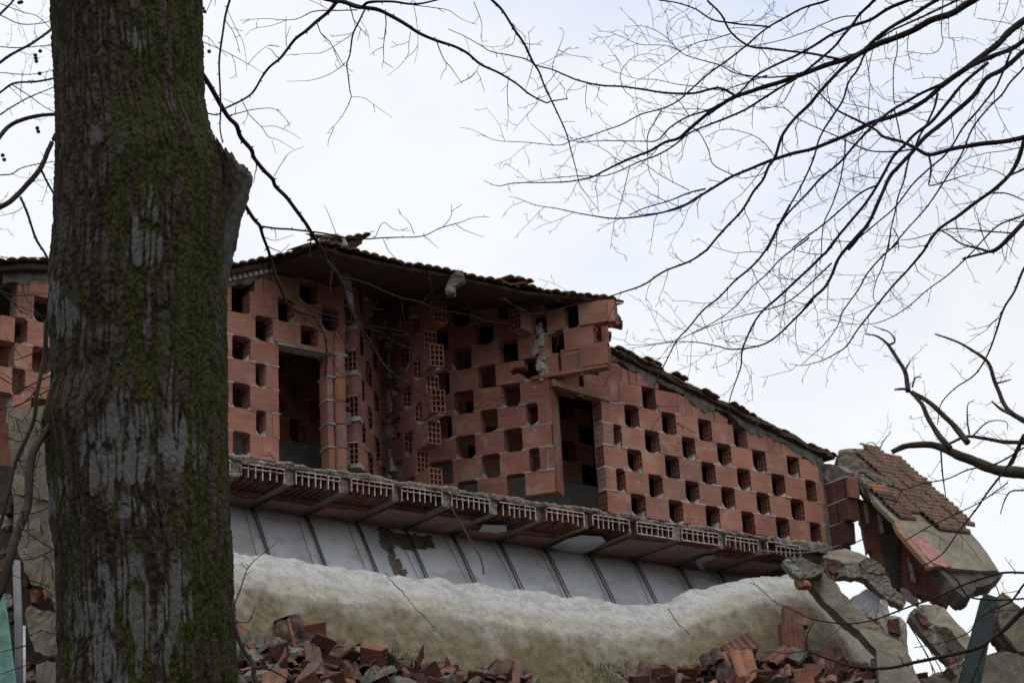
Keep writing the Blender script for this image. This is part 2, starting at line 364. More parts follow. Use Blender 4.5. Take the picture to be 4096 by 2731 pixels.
# ================================================================== RUINED HOUSE
P_, BL, BH, BT = .52, .318, .243, .15
RH = .25
house = thing('ruined_house', 'ruined house with chequered red hollow brick walls open under a tiled roof', 'house', (0, 20.0, 4.0))
H0 = np.array([0, 20.0, 4.0])
def brick_mesh(L_, solid=False, cols=3, rows=4, T=BT, Hh=BH):
    mb = MB()
    if solid: mb.box(0, L_, 0, T, 0, Hh); return mb.mesh('brick', BRICK)
    wl = .009; ys = [0]; zs = [0]
    cw = (T-wl*(cols+1))/cols; ch = (Hh-wl*(rows+1))/rows
    yb = [(wl+i*(cw+wl), wl+i*(cw+wl)+cw) for i in range(cols)]; zb = [(wl+j*(ch+wl), wl+j*(ch+wl)+ch) for j in range(rows)]
    q = lambda a: (mb.f.append(tuple(range(len(mb.v), len(mb.v)+4))), mb.m.append(0), mb.v.extend(a))
    q([(0, 0, 0), (L_, 0, 0), (L_, 0, Hh), (0, 0, Hh)]); q([(0, T, 0), (0, T, Hh), (L_, T, Hh), (L_, T, 0)])
    q([(0, 0, Hh), (L_, 0, Hh), (L_, T, Hh), (0, T, Hh)]); q([(0, 0, 0), (0, T, 0), (L_, T, 0), (L_, 0, 0)])
    for x in (0, L_):
        ze = [0]+[e for z in zb for e in z]+[Hh]
        for k in range(0, len(ze), 2): q([(x, 0, ze[k]), (x, T, ze[k]), (x, T, ze[k+1]), (x, 0, ze[k+1])])
        ye = [0]+[e for y in yb for e in y]+[T]
        for z0, z1 in zb:
            for k in range(0, len(ye), 2): q([(x, ye[k], z0), (x, ye[k+1], z0), (x, ye[k+1], z1), (x, ye[k], z1)])
    for y0, y1 in yb:
        for z0, z1 in zb:
            q([(0, y0, z0), (L_, y0, z0), (L_, y0, z1), (0, y0, z1)]); q([(0, y1, z0), (L_, y1, z0), (L_, y1, z1), (0, y1, z1)])
            q([(0, y0, z0), (L_, y0, z0), (L_, y1, z0), (0, y1, z0)]); q([(0, y0, z1), (L_, y0, z1), (L_, y1, z1), (0, y1, z1)])
    return mb.mesh('brick', BRICK)
BM = {}
def bmesh_for(L_, solid=False):
    k = (round(L_, 2), solid)
    if k not in BM: BM[k] = brick_mesh(k[0], solid)
    return BM[k]
class Wall:
    def __init__(s, key=None, az=None, t=None, name='brick_wall', label=None):
        if key: a, t, d, n = frame(key)
        else: a = math.radians(az)
        s.a, s.t = a, np.array(t); s.mb = MB(); s.core = MB(); s.bricks = []; s.name = name; s.label = label; s.cells = {}
    def brick(s, u, v, L_=BL, solid=False, y=0.0, jit=1.0, rot=0):
        s.bricks.append(('m', u+random.uniform(-.004, .004)*jit, v+random.uniform(-.002, .002)*jit, y+random.uniform(-.006, .006)*jit, L_, solid, random.gauss(0, .007)*jit, rot))
        s.cells.setdefault(round(v/RH), []).append((u, u+L_))
    def cut(s, poly, y=0.0, T=BT): s.bricks.append(('p', poly, y, T))
    def mortar_box(s, u0, u1, v0, v1, y0=.006, y1=.14, j=.004): s.mb.box(u0, u1, y0, y1, v0, v1, 0, j)
    def joints(s, lumps=.72, v00=0):
        rows = sorted(s.cells)
        for r in rows:
            v = r*RH+v00
            if r-1 in s.cells:
                for a0, a1 in s.cells[r]:
                    for b0, b1 in s.cells[r-1]:
                        lo, hi = max(a0, b0), min(a1, b1)
                        if hi-lo > .01: s.mortar_box(lo-.014, hi+.014, v-.011, v+.005, random.uniform(-.006, .006), .135)
            cs = sorted(s.cells[r])
            for (a0, a1), (b0, b1) in zip(cs, cs[1:]):
                if .05 < b0-a1 < .3:            # mortar fillets in the lower corners of an opening
                    for x, sg in ((a1, 1), (b0, -1)):
                        if random.random() < lumps:
                            q = random.uniform(.03, .09); z = random.uniform(.03, .085)
                            s.mb.prism([(x-.002*sg, v-.004), (x+q*sg, v-.004), (x+q*.45*sg, v+z*.3), (x-.002*sg, v+z)], random.uniform(.005, .03), .14)
                elif b0-a1 <= .03: s.mortar_box(a1-.002, b0+.002, v, v+RH-.01, .01, .13, .002)
    def build(s, parent=house, P0=H0):
        w_ = put(s.name, s.core.mesh('brick_wall', VMORTAR), parent, s.t-P0, (0, 0, s.a), s.label)
        if s.mb.v: put('mortar', s.mb.mesh('mortar', MORTAR), w_, kind='stuff')
        for b in s.bricks:
            if b[0] == 'm':
                _, u, v, y, L_, sol, r, rz = b
                put('brick', bmesh_for(L_, sol), w_, (u, y, v), (r*.4, r, rz+r*.5))
            else:
                m2 = MB(); m2.prism(b[1], b[2], b[2]+b[3]); put('brick', m2.mesh('cut_brick', getattr(s, 'mat', BRICK)), w_)
        return w_
def rows_fill(W, rows, u0, u1, line, phase=0.0, skip=None, halfL=None, halfR=None):
    """chequer rows between u0 and u1 under a roof line; even rows start at u=phase, odd rows half a pitch later"""
    for j in rows:
        v = j*RH; st = phase+(0 if j % 2 == 0 else P_/2)
        k = math.floor((u0-st)/P_)
        while st+k*P_ < u1:
            a = st+k*P_; b = a+BL; e = a+P_
            for (c0, c1, isb) in ((a, b, True), (b, e, False)):
                c0, c1 = max(c0, u0), min(c1, u1)
                if c1-c0 < .04: continue
                if skip and skip((c0+c1)/2, v+.1, j, isb): continue
                top = min(line(c0), line(c1))-.075
                if v+RH <= top+.02:
                    if isb: W.brick(c0, v, c1-c0)
                elif v < top-.03:
                    n = 1 if isb else 2; m = (c1-c0)/n
                    for q in range(n):
                        x0, x1 = c0+q*m+.004, c0+(q+1)*m-.004
                        W.cut([(x0, v), (x1, v), (x1, max(v+.02, line(x1)-.07-random.uniform(0, .03))), (x0, max(v+.02, line(x0)-.07-random.uniform(0, .03)))], random.uniform(.0, .012))
            k += 1
def verge_strip(W, line, u0, u1, step=.03, lo=.09, y0=-.004, y1=.15):
    us = np.arange(u0, u1, step); nz = fbm(np.stack([us*6, us*0, us*0+W.a*9], -1), 5)-.5; n2 = fbm(np.stack([us*17, us*0+4, us*0], -1), 3)-.5
    P0 = []
    for u, a, b in zip(us, nz, n2):
        zl = line(u)-lo+.24*a+.05*b; zt = line(u)-.004; y = y0+.03*b
        P0.append([(u, y1, zl), (u, y, zl), (u, y-.008, (zl+zt)/2+.02*a), (u, y+.004, zt), (u, y1, zt)])
    W.core.quad_grid(P0)
# --- wall R (gable end right of the balcony door)
lineR = lambda u: 1.85-.243*u
WR = Wall('R', label='right hand chequered brick wall under a sloping verge')
def skipR(u, v, j, isb): return False
rows_fill(WR, range(0, 8), .0, 3.2, lineR, 0.0)
for j in (1, 3, 5): WR.brick(.0, j*RH, .14, rot=0)
for j in (0, 2): WR.brick(3.09, j*RH, .11)
for q in range(3):                       # bricks over the door, left of the jamb
    WR.brick(-.56+q*.34+(.0 if q else .02), 5*RH+.02, .26)
WR.joints(); verge_strip(WR, lineR, .05, 3.24)
WR.core.box(3.16, 3.25, -.005, .16, -.02, 1.06, 0, .01)
wr = WR.build()
tb = MB(); tb.box(-.66, .12, -.03, .10, 0, .075, 0, .004)
a_, t_, d_, n_ = frame('R')
put('timber_lintel', rough(tb.mesh('timber_lintel', WOOD), 2, .006, 8), house, loc('R', 0, 1.245, .0)-H0, (0, .07, a_))

# --- wall M (between loggia and door), bricks hanging past the door head
WM = Wall('M', label='middle chequered brick wall beside the balcony door')
for j in range(0, 9):
    v = j*RH
    if j % 2 == 0:
        for k in (-1, 0, 1):
            if j == 6 and k == 1: WM.brick(.52, v, .20); WM.brick(.76, v, .10, True); continue
            WM.brick(k*P_, v, BL if k > -1 else .30)
    else:
        for k in (-.5, .5):
            if j == 5 and k == .5:
                WM.cut([(.26, v), (.58, v), (.58, v+.06), (.52, v+.10), (.45, v+.09), (.42, v+.14), (.48, v+.17), (.58, v+.16), (.58, v+.243), (.26, v+.243)]); continue
            WM.brick(k*P_, v)
        if j <= 4: WM.brick(.70, v, .07, True); WM.brick(.785, v, .065, True)
for u, v, l in ((.74, 1.27, .22), (.99, 1.30, .20), (1.21, 1.30, .30), (1.04, 1.52, .32), (.86, 1.77, .20), (1.22, 1.77, .32), (1.54, 1.76, .07)): WM.brick(u, v, l, y=-.03 if u > 1.15 else 0)
WM.brick(.64, 1.76, .30, y=-.24, rot=1.25)
WM.joints()
for q in range(14): 
    u, v = random.uniform(.68, .78), random.uniform(1.2, 1.8); WM.mb.box(u, u+.06, -.01, .12, v, v+.09, 0, .02)
WM.mb.box(.60, .70, .0, .13, 1.17, 1.26, 0, .02)
WM.core.box(-.6, .5, .005, .14, 2.20, 2.30, 0, .01)
wm = WM.build()
tb = MB(); tb.box(.66, 1.50, -.03, .11, 0, .035, 0, .004); put('lintel_tile', rough(tb.mesh('lintel_tile', BRICK), 2, .004, 8), wm, (0, 0, 1.225), (0, -.03, 0))
# side return of wall M towards the door opening
mb = MB(); mb.box(.85, .87, .0, .24, 0, 1.22, 0, 0); 
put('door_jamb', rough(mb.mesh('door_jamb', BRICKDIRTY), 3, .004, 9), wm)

# --- wall A (inner side wall of the loggia) with toothed free end
WA = Wall('A', label='shaded side wall of the loggia with a toothed free end')
for j in range(-1, 9):
    v = j*RH
    ks = (0, -1, -2) if j % 2 == 0 else (-.5, -1.5)
    for k in ks:
        if j == 0 and k == 0: continue
        if k == 0 and j > 7: continue
        a = k*P_-BL; b = k*P_
        if a < -1.2: a = -1.2
        WA.brick(a, v, b-a, rot=(-.18 if (k == 0 and j in (2, 4)) else 0), y=(-.03 if k == 0 else 0))
    if j % 2: WA.brick(-1.2, v, .10, True)
WA.joints(.8)
for q in range(24):
    u, v = random.uniform(-1.2, -1.08), random.uniform(0, 1.9); WA.mb.box(u, u+.07, -.015, .1, v, v+random.uniform(.05, .16), 0, .02)
for v in (.50, 1.0, 1.24): WA.mb.box(-.30, -.02, -.012, .06, v-.02, v+.012, 0, .012)
WA.core.box(-1.24, -1.17, .0, .14, -.02, 2.1, 0, .01); WA.build()

# --- wall F (left facade with the open doorway)
F_pts = [(-4.0, 1.0), (-2.62, 1.40), (-2.2, 1.50), (-.27, 1.84), (.33, 2.09), (.75, 2.30), (1.3, 2.52)]
lineF = lambda u: float(np.interp(u, [p[0] for p in F_pts], [p[1] for p in F_pts]))
WF = Wall('F', label='left chequered facade wall with an open doorway')
def skipF(u, v, j, isb): return (u > .30 and j <= 4) or (j <= 4 and j % 2 and u > .06)
rows_fill(WF, range(0, 10), -2.45, 1.12, lineF, 0.0, skipF)
for j in (1, 3): WF.brick(.18, j*RH, .068, True); WF.brick(.252, j*RH, .068, True)
for j in range(0, 7):                   # left end column laid header-wise, hollow ends to the viewer
    if j*RH < 1.2: WF.brick(-2.47 if j % 2 else -2.45, j*RH, .14, rot=-math.pi/2, y=.14) if j % 2 == 0 else WF.brick(-2.6, j*RH, .14, True)
for j in range(5):                       # door pier
    v = j*RH
    WF.brick(.90, v, .07, True, y=.02); 
    me = MB(); c = [(0, 0), (.13*.35, -.0), (.13, 0)]
    WF.mb.box(.90, 1.12, .03, .2, v+.236, v+.256, 0, .006)
WF.joints()
for q in range(16):
    u, v = random.uniform(1.03, 1.10), random.uniform(0, 1.35); WF.core.box(u, u+random.uniform(.03, .07), random.uniform(-.008, .01), .1, v, v+random.uniform(.04, .16), 0, .016)
verge_strip(WF, lineF, -2.6, 1.15, lo=.12)
WF.mb.box(.30, 1.12, -.02, .14, 1.235, 1.262, 0, .006)
wf = WF.build()
def half_round(h):
    mb = MB(); n = 7; pr = [(.02+.06*(1-math.cos(math.pi*i/(n-1))), .01-.045*math.sin(math.pi*i/(n-1))) for i in range(n)]
    P0 = [[(x, y, z) for x, y in pr] for z in (0, h)]; mb.quad_grid(P0)
    mb.box(.02, .14, .012, .14, 0, h); return mb.mesh('pier_block', BRICK, False)
hr = half_round(.24)
for j in range(5): put('pier_block', hr, wf, (.965+random.uniform(-.004, .004), 0, j*RH), (0, 0, random.gauss(0, .02)))
tb = MB(); tb.box(.28, .96, -.03, .10, 0, .025, 0, .003); put('lintel_tile', tb.mesh('lintel_tile', BRICK), wf, (0, 0, 1.262), (0, .02, 0))
# row of small clay battens under the verge
bt = MB(); bt.box(0, .045, -.03, .1, 0, .05, 0, .003); btm = bt.mesh('clay_batten', CELL)
for q in range(22):
    u = -.45+q*.06; put('clay_batten', btm, wf, (u, -.01, lineF(u)-.05), (0, -.3, 0))

# --- wall S (loggia side, strongly foreshortened)
pS = loc('F', 1.25, .1)
WS = Wall(None, 78, pS, label='narrow side wall of the loggia seen almost edge on')
for j in range(0, 9):
    v = j*RH; st = 0 if j % 2 == 0 else P_/2
    if j % 2: WS.brick(0, v, .14, True)
    k = 0
    while st+k*P_ < 1.05:
        a = st+k*P_; WS.brick(a, v, min(BL, 1.12-a)); k += 1
WS.joints(.7)
for q in range(5): WS.mb.box(-.02, .1, -.012, .12, q*.5-.03, q*.5+.02, 0, .012)
WS.core.box(1.04, 1.16, .0, .14, -.02, 2.2, 0, .01)
WS.build()
# --- return wall at the right corner
pT = loc('R', 3.23, -.02)
WT = Wall(None, -55, pT, label='solid red brick return wall torn off at the right corner')
for j in range(-1, 3):
    top = 1.02
    u = 0 if j % 2 == 0 else -.16
    e = [.18, .26, .34, .38][j+1]
    while u < e:
        a, b = max(u, 0), min(u+BL, e)
        if b-a > .04: WT.cut([(a+.004, j*RH), (b-.004-random.uniform(0, .02), j*RH), (b-.004, j*RH+.24), (a+.004, j*RH+.24)], random.uniform(0, .01))
        u += BL+.012
    WT.mortar_box(0, e-.02, j*RH+.238, j*RH+.252)
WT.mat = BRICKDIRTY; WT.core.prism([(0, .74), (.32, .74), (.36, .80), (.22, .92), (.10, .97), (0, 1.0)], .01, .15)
WT.build()

# --- inner walls glimpsed through the doorways
def inner(key, off, u0, u1):
    a, t, d, n = frame(key)
    W = Wall(None, math.degrees(a), t+n*off, label='inner chequered partition seen through the doorway')
    rows_fill(W, range(3, 9), u0, u1, lambda u: 2.2, .13)
    W.core.box(u0, u1, -.02, .15, -.02, .74); W.joints(.3); o = W.build(); o.data.materials[0] = GREY
    for ch in o.children:
        if ch.name.startswith('brick'):
            me = ch.data
            if me.users > 1: ch.material_slots[0].link = 'OBJECT'; ch.material_slots[0].material = INNERBRICK
            else: me.materials[0] = INNERBRICK
inner('R', -1.3, -1.75, .9); inner('F', -1.35, -.1, 1.75)

# --- closed rear of the building
aR, tR, dR, nR = frame('R')
def plan(u, y, z): return tR+dR*u-nR*y+np.array([0, 0, z])-H0
mb = MB()
def wallseg(p, q, z0, z1, th=.2):
    p, q = np.array(p, float), np.array(q, float); s = (q-p)/np.linalg.norm(q-p); nn = np.array([-s[1], s[0]])*th
    c = [p, q, q+nn, p+nn]; mb.hexa([plan(*x, z0) for x in c]+[plan(*x, z1) for x in c])
def wallslope(u, y0, y1, z0, z1, th=.14, zb=-.02):
    c = [(u, y0), (u, y1), (u+th, y1), (u+th, y0)]; mb.hexa([plan(*p, zb) for p in c]+[plan(*p, z) for p, z in zip(c, (z0, z1, z1, z0))])
wallseg((-3.4, 4.2), (.14, 4.2), -.3, 3.24)
for q in range(8): wallseg((.28+q*.37, 4.2), (.28+(q+1)*.37, 4.2), -.3, 1.85-.243*(.28+(q+1)*.37))
wallseg((-7.4, 4.0), (-3.4, 4.2), -.3, 1.1)
wallslope(.06, 1.5, 4.2, 2.66, 3.30, .1); wallslope(.06, -.02, 1.5, 2.36, 2.66, .1, 1.80); wallslope(-1.85, 1.45, 4.2, 2.50, 3.16); wallseg((3.19, .17), (3.19, 4.2), -.02, 1.0, -.15); wallseg((-5.9, .9), (-5.9, 4.2), -.02, 1.3, .15)
put('rear_wall', mb.mesh('rear_wall', INNERBRICK), house, kind='stuff')

# --- floor slab: screed, ribs, hollow blocks, clay soffit plates
EV = np.array([0., 1.])
us = np.arange(-5.55, 3.35, .035)
nzf = fbm(np.stack([us*4, us*0, us*0], -1), 5)-.5; nzt = fbm(np.stack([us*7, us*0+5, us*0], -1), 5)-.5
Pg = []
for prof in ((-.0, 'tb'), (0, 'tf'), (0, 'lf'), (0, 'lb')): pass
rowsP = []
for u, a, b in zip(us, nzf, nzt):
    fr = -.03+.14*a; tp = .004+.05*b; lo = -.055+.07*(fbm(np.array([u*6, 9., 0]), 4)-.5)
    if u > 2.35: lo -= .05
    rowsP.append([plan(u, 3.9, 0), plan(u, .35, 0.0), plan(u, fr+.10, tp+.005), plan(u, fr+.02, tp-.006), plan(u, fr, tp-.025), plan(u, fr+.012, lo), plan(u, fr+.12, -.072), plan(u, 3.9, -.072)])
mb = MB(); mb.quad_grid(rowsP); me = mb.mesh('floor_slab', SCREED, True)
slab = put('floor_slab', rough(me, 1, .022, 22, 3, False), house, label='broken floor slab edge with exposed hollow clay blocks')
ribs = [-5.55, -4.98, -4.40, -3.82, -3.22, -2.64, -2.06, -1.48, -.90, -.31, .29, .91, 1.55, 2.15, 2.75]
def obl(u, t, z): return plan(u+EV[0]*t, EV[1]*t, z)
for i, u in enumerate(ribs):
    mb = MB(); f0 = random.uniform(-.01, .07); zb = -.205
    c = [obl(u-.05, f0, zb), obl(u+.05, f0, zb), obl(u+.05, 4.2, zb), obl(u-.05, 4.2, zb)]
    mb.hexa(c+[p+np.array([0, 0, .15]) for p in c])
    put('concrete_rib', rough(mb.mesh('concrete_rib', SCREED), 3, .022, 16, i), slab)
def block_obj(i, ua, ub):
    mb = MB(); n = random.choice((6, 7, 7)); zt, zb = -.068, -.205; zm = zt-.042
    wdt = ub-ua; f = random.uniform(-.05, .01)
    brk = {0: 0.0, 1: .20, 2: .42}[random.choice((0, 1, 2, 2, 2) if ua < .2 else (0, 0, 1))]
    def fin(u0, u1, z0, z1, t0, t1=1.6, dusty=True):
        c = [obl(u0, t0, z0), obl(u1, t0, z0), obl(u1, t1, z0), obl(u0, t1, z0)]; h = np.array([0, 0, z1-z0]); mb.hexa(c+[p+h for p in c], 1)
        if dusty: mb.m[-4] = 0
    gone = random.choice((None, None, None, random.randrange(n)))
    for k in range(n+1):
        x = ua+wdt*k/n; t0 = f+random.uniform(0, .025)+(.14 if gone == k else 0)
        fin(x-.0055, x+.0055, zb+(.0 if not brk else random.uniform(-.01, .02)), zt, t0)
    fin(ua, ub, zt-.010, zt, f); fin(ua+(.0 if gone is None else .12), ub, zm-.0045, zm+.0045, f+.01)
    if not brk: fin(ua, ub, zb, zb+.010, f+random.uniform(0, .02))
    else: fin(ua, ub, zb+.02, zb+.03, f+brk*.35, dusty=False); fin(ua, ub, zb, zb+.010, f+brk, dusty=False)
    fin(ua, ub, zb+.013, zt-.012, f+brk+.62, f+brk+.66, False)
    put('hollow_block', mb.mesh('hollow_block', [CELL, BRICKDIRTY]), slab)
    return f+brk
u_mid = lambda u: u
for i in range(len(ribs)-1):
    ua, ub = ribs[i]+.062, ribs[i+1]-.058
    if ua > 2.3: continue
    fb = block_obj(i, ua, ub)
    mb = MB(); t0 = fb+random.uniform(.06, .12)
    for q in range(2):
        u0 = ua+.01+(ub-ua-.02)*q/2; u1 = ua+.01+(ub-ua-.02)*(q+1)/2
        m2 = MB(); tt = t0+random.uniform(0, .05); c = [obl(u0+.004, tt, -.220), obl(u1-.004, tt, -.220), obl(u1-.004, 1.6, -.220), obl(u0+.004, 1.6, -.220)]
        m2.hexa(c+[p+np.array([0, 0, .012]) for p in c]); put('ceiling_plate', m2.mesh('ceiling_plate', FONDELLO), slab)
# right end: ragged dark underside
for q in range(5):
    mb = MB(); u0 = 2.2+.2*q; c = [obl(u0, random.uniform(.0, .15), -.20), obl(u0+.22, random.uniform(.0, .15), -.19), obl(u0+.22, 2, -.19), obl(u0, 2, -.19)]
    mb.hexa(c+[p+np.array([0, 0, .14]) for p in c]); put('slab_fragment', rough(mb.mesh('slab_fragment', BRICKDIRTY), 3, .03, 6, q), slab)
# plaster flakes still stuck under the ceiling
for (c, pts) in (('B2', [(205, 490), (235, 445), (400, 450), (405, 490), (330, 500)]), ('B2', [(720, 600), (830, 545), (930, 520), (1080, 530), (1105, 560), (1030, 610), (940, 650), (790, 640)]),
                 ('z3', [(690, 1480), (740, 1460), (795, 1458), (790, 1475), (720, 1500), (760, 1560), (700, 1530)])):
    F = []
    for x, y in px(c, *pts):
        r = ray(x, y); F.append(CAM+r*((5.458)/r[2])-H0)
    m2 = MB(); n = len(F); m2.v = [tuple(p) for p in F]+[tuple(p+np.array([0, 0, .008])) for p in F]
    m2.f = [tuple(range(n)), tuple(range(2*n-1, n-1, -1))]+[((i+1) % n, i, n+i, n+(i+1) % n) for i in range(n)]; m2.m = [0]*len(m2.f)
    put('plaster_flake', m2.mesh('plaster_flake', PLASTER), slab)

# --- white curved cove under the slab, with steel bars
prof = [(-.82, -.222), (-.755, -.265), (-.69, -.36), (-.62, -.475), (-.55, -.595), (-.48, -.715), (-.415, -.835), (-.37, -.94), (-.34, -1.3)]
pf = spline(np.array([(a, b, 0) for a, b in prof]), 4)
us = np.arange(-5.55, 3.4, .03)
dam = [px('D', (890, 1215), (1000, 1225))]
def dmg(u, k):
    v = pf[k][1]; m = (fbm(np.array([u*7, v*9, 0.0]), 4)-.5)*.16
    a = max(abs(u+2.36)-.07, abs(v+.65)-.42)      # vertical torn channel
    b = max(abs(u+2.10)-.33, abs(v+.36)-.10)
    return min(a, b)+m < 0
rowsC = [[plan(u, -(pf[k][0])+(.035 if dmg(u, k) else 0)+.012*(fbm(np.array([u*2, pf[k][1]*3, 4.]), 3)-.5), pf[k][1]) for k in range(len(pf))] for u in us]
mb = MB(); mb.quad_grid(rowsC); nk = len(pf)-1
for i in range(len(us)-1):
    for k in range(nk):
        if dmg(us[i], k): mb.m[i*nk+k] = 1
cove = put('plaster_cove', mb.mesh('plaster_cove', [PLASTER, BAREWALL], True), house, label='white plastered cove below the slab with torn patch')
for u in ribs:
    u0 = u
    for dx, r, wob in ((0, .007, .0), (.028, .006, .01), (-.085, .003, .03)):
        pts = []
        for k in np.linspace(0, len(pf)-1, 12):
            k = min(int(k), len(pf)-1); s = k/(len(pf)-1)
            pts.append(plan(u0+dx*(1+.2*s)-.02*s+wob*math.sin(3*s+u), -pf[k][0]-.02-.015*s, pf[k][1]-.005))
        m2 = MB(); m2.tube(pts, r, 5); put('steel_bar', m2.mesh('steel_bar', STEEL, True), cove)
# hanging rod
m2 = MB(); m2.tube(spline([on('R', *q, .06)-H0 for q in px('B2', (-10, 290), (70, 420), (150, 560), (205, 650), (230, 720), (242, 795))]), [.009]*31, 6)
put('hanging_rod', m2.mesh('hanging_rod', RUST, True), house)

# --- roofs
def roof_obj(name, mbx, mats, label=None, r=(1, .012, 5)): return put(name, rough(mbx.mesh(name, mats), *r), house, label=label)
# flat overhang over the loggia
EO = .40
eave = sorted([(u, v-.075) for u, v in (onuv('R', x, y, EO) for x, y in ((1349, 962), (1497, 1010), (1741, 1053), (2089, 1131), (2300, 1154), (2490, 1172)))])
eave[0] = (eave[0][0]-.2, eave[0][1]-.01)
ez = lambda u: float(np.interp(u, [e[0] for e in eave], [e[1] for e in eave]))
U0, U1 = eave[0][0], eave[-1][0]+.02
mb = MB(); us = np.linspace(U0, U1, 32); mb.quad_grid([[plan(u, -EO+.02, ez(u)-.035), plan(u, .9, ez(u)+.20), plan(u, 4.3, ez(u)+1.0)] for u in us])
mb.quad_grid([[plan(u, -EO+.02, ez(u)-.0), plan(u, -EO+.02, ez(u)-.035)] for u in us])
mb.quad_grid([[plan(u, 4.3, ez(u)+1.04), plan(u, .9, ez(u)+.24), plan(u, -EO+.02, ez(u)-.0)] for u in us])
flatroof = put('roof_overhang', rough(mb.mesh('roof_overhang', SOFFIT), 1, .018, 9, 2), house, label='dark roof overhang above the loggia with ragged tile edge')
def tile_mesh(Lt=.38, Wd=.22, mat=TILE, waves=2, amp=.022, th=.014):
    mb = MB(); n = 13; P0 = []; 
    xs = np.linspace(0, Wd, n); zz = amp*np.abs(np.sin(xs/Wd*math.pi*waves))**.8
    top = [[(x, y, z+th) for x, z in zip(xs, zz)] for y in (0, Lt)]; bot = [[(x, y, z) for x, z in zip(xs, zz)] for y in (Lt, 0)]
    mb.quad_grid(top+bot+[top[0]]); return mb.mesh('roof_tile', mat)
TM = tile_mesh(); TM2 = tile_mesh(mat=TILE2); TV = tile_mesh(.38, .24, TILE, 2, .010, .016)
u = U0
while u < U1-.18:
    for r in range(2):
        lift = .03 if random.random() < .15 else 0
        o = put('roof_tile', TM if random.random() < .8 else TM2, flatroof, plan(u, -EO-.04+.30*r+random.uniform(-.02, .02), ez(u)+.002+.06*r+lift), (.20+random.uniform(-.03, .03), random.uniform(-.04, .04), aR+random.uniform(-.05, .05)))
    u += .215
# loose tile and rafters
for px_, py_ in ((2030, 1108), (2075, 1118)):
    p = on('R', px_, py_, EO)-H0; put('roof_tile', TM2, flatroof, p, (.1, -.1, aR+.1))
for u in (-2.0, -.95, -.05):
    m2 = MB(); c = [plan(u, -.15, ez(u)-.08), plan(u+.12, -.15, ez(u)-.08), plan(u+.12, 2.6, ez(u)+.52), plan(u, 2.6, ez(u)+.52)]; m2.hexa(c+[p+np.array([0, 0, .085]) for p in c])
    put('rafter', rough(m2.mesh('rafter', SOFFIT), 2, .008, 6), flatroof)
me, o = chunk('concrete_lump', [(x, y, 18.62) for x, y in px('z2', (440, 250), (470, 180), (500, 140), (550, 130), (558, 190), (500, 220), (500, 270), (450, 270))], .12, RUBBLE, 2, .02); put('concrete_lump', me, flatroof, o-H0)
# left gable roof over wall F
aF, tF, dF, nF = frame('F')
def planF(u, y, z): return tF+dF*u-nF*y+np.array([0, 0, z])-H0
mb = MB(); us = np.arange(-4.0, 1.35, .1)
mb.quad_grid([[planF(u, 4.6, lineF(u)+.05), planF(u, -.10+.02*math.sin(11*u), lineF(u)+.05), planF(u, -.10+.02*math.sin(11*u), lineF(u)), planF(u, 4.6, lineF(u))] for u in us])
gable = put('gable_roof', mb.mesh('gable_roof', SOFFIT), house, label='left roof slope rising to the ridge')
u = -3.9
while u < 1.2:
    s = math.atan2(lineF(u+.2)-lineF(u), .2)
    for r in range(2):
        o = put('roof_tile', TM if random.random() < .75 else TM2, gable, planF(u, -.17+.22*r+random.uniform(-.02, .02), lineF(u)+.055+random.uniform(0, .012)), (random.uniform(-.03, .03), -s-.02, aF+random.uniform(-.05, .05)))
    u += .21
# small ridge cap at the apex
me, o = chunk('ridge_cap', [(x, y, 18.35) for x, y in px('P', (1268, 1010), (1275, 960), (1300, 938), (1345, 932), (1375, 945), (1395, 985), (1420, 1010), (1350, 1020))], .3, MORTAR, 3, .02); put('ridge_cap', me, house, o-H0)
for q, (x, y, rz) in enumerate(((1270, 975, .2), (1300, 955, .6), (1350, 950, 1.2), (1385, 985, .9))):
    put('roof_tile', TM2, gable, at(x, y, 18.25)-H0, (.3, .2*q-.3, rz))
me, o = chunk('concrete_lump', [(x, y, 18.6) for x, y in px('z1', (750, 130), (820, 120), (850, 160), (870, 330), (880, 420), (850, 400), (800, 210), (760, 190))], .2, GREY, 2, .012); put('concrete_lump', me, gable, o-H0)
# right gable roof over wall R
mb = MB(); us = np.arange(.02, 3.4, .1)
mb.quad_grid([[plan(u, 4.3, lineR(u)+.05), plan(u, -.06+.025*math.sin(13*u), lineR(u)+.05), plan(u, -.06+.025*math.sin(13*u), lineR(u)), plan(u, 4.3, lineR(u))] for u in us])
rgable = put('gable_roof', mb.mesh('gable_roof', SOFFIT), house, label='right roof slope falling to the torn corner')
u = .0
while u < 3.35:
    for r in range(2):
        if random.random() < .22: continue
        big = random.random() < .2
        put('roof_tile', TV if random.random() < .8 else TM2, rgable, plan(u, -.10+.24*r+random.uniform(-.03, .05), lineR(u)+.045+(.05 if big else random.uniform(-.01, .012))), (random.uniform(-.06, .06), .245+random.uniform(-.03, .05), aR+random.uniform(-.08, .08)))
    u += .2
for (x, y) in ((2600, 1452), (2700, 1490), (2985, 1668), (3075, 1702), (2350, 1350), (2440, 1392), (3290, 1810)):
    put('roof_tile', TM2 if x > 3200 else TM, rgable, on('R', x, y, .1)-H0, (.05, .2, aR+.1))
for pts in ([(1400, 400), (1500, 415), (1555, 440), (1550, 460), (1450, 455), (1400, 440)], [(1440, 500), (1485, 510), (1480, 535), (1430, 530)], [(1390, 350), (1450, 330), (1500, 360), (1540, 420), (1440, 400)], [(1380, 440), (1440, 440), (1440, 520), (1380, 520)]):
    me, o = chunk('broken_edge', [(x, y, 20.4) for x, y in px('z2', *pts)], .18, [BRICKDIRTY if len(pts) != 5 else MORTAR], 2, .012); put('broken_edge', me, rgable, o-H0)

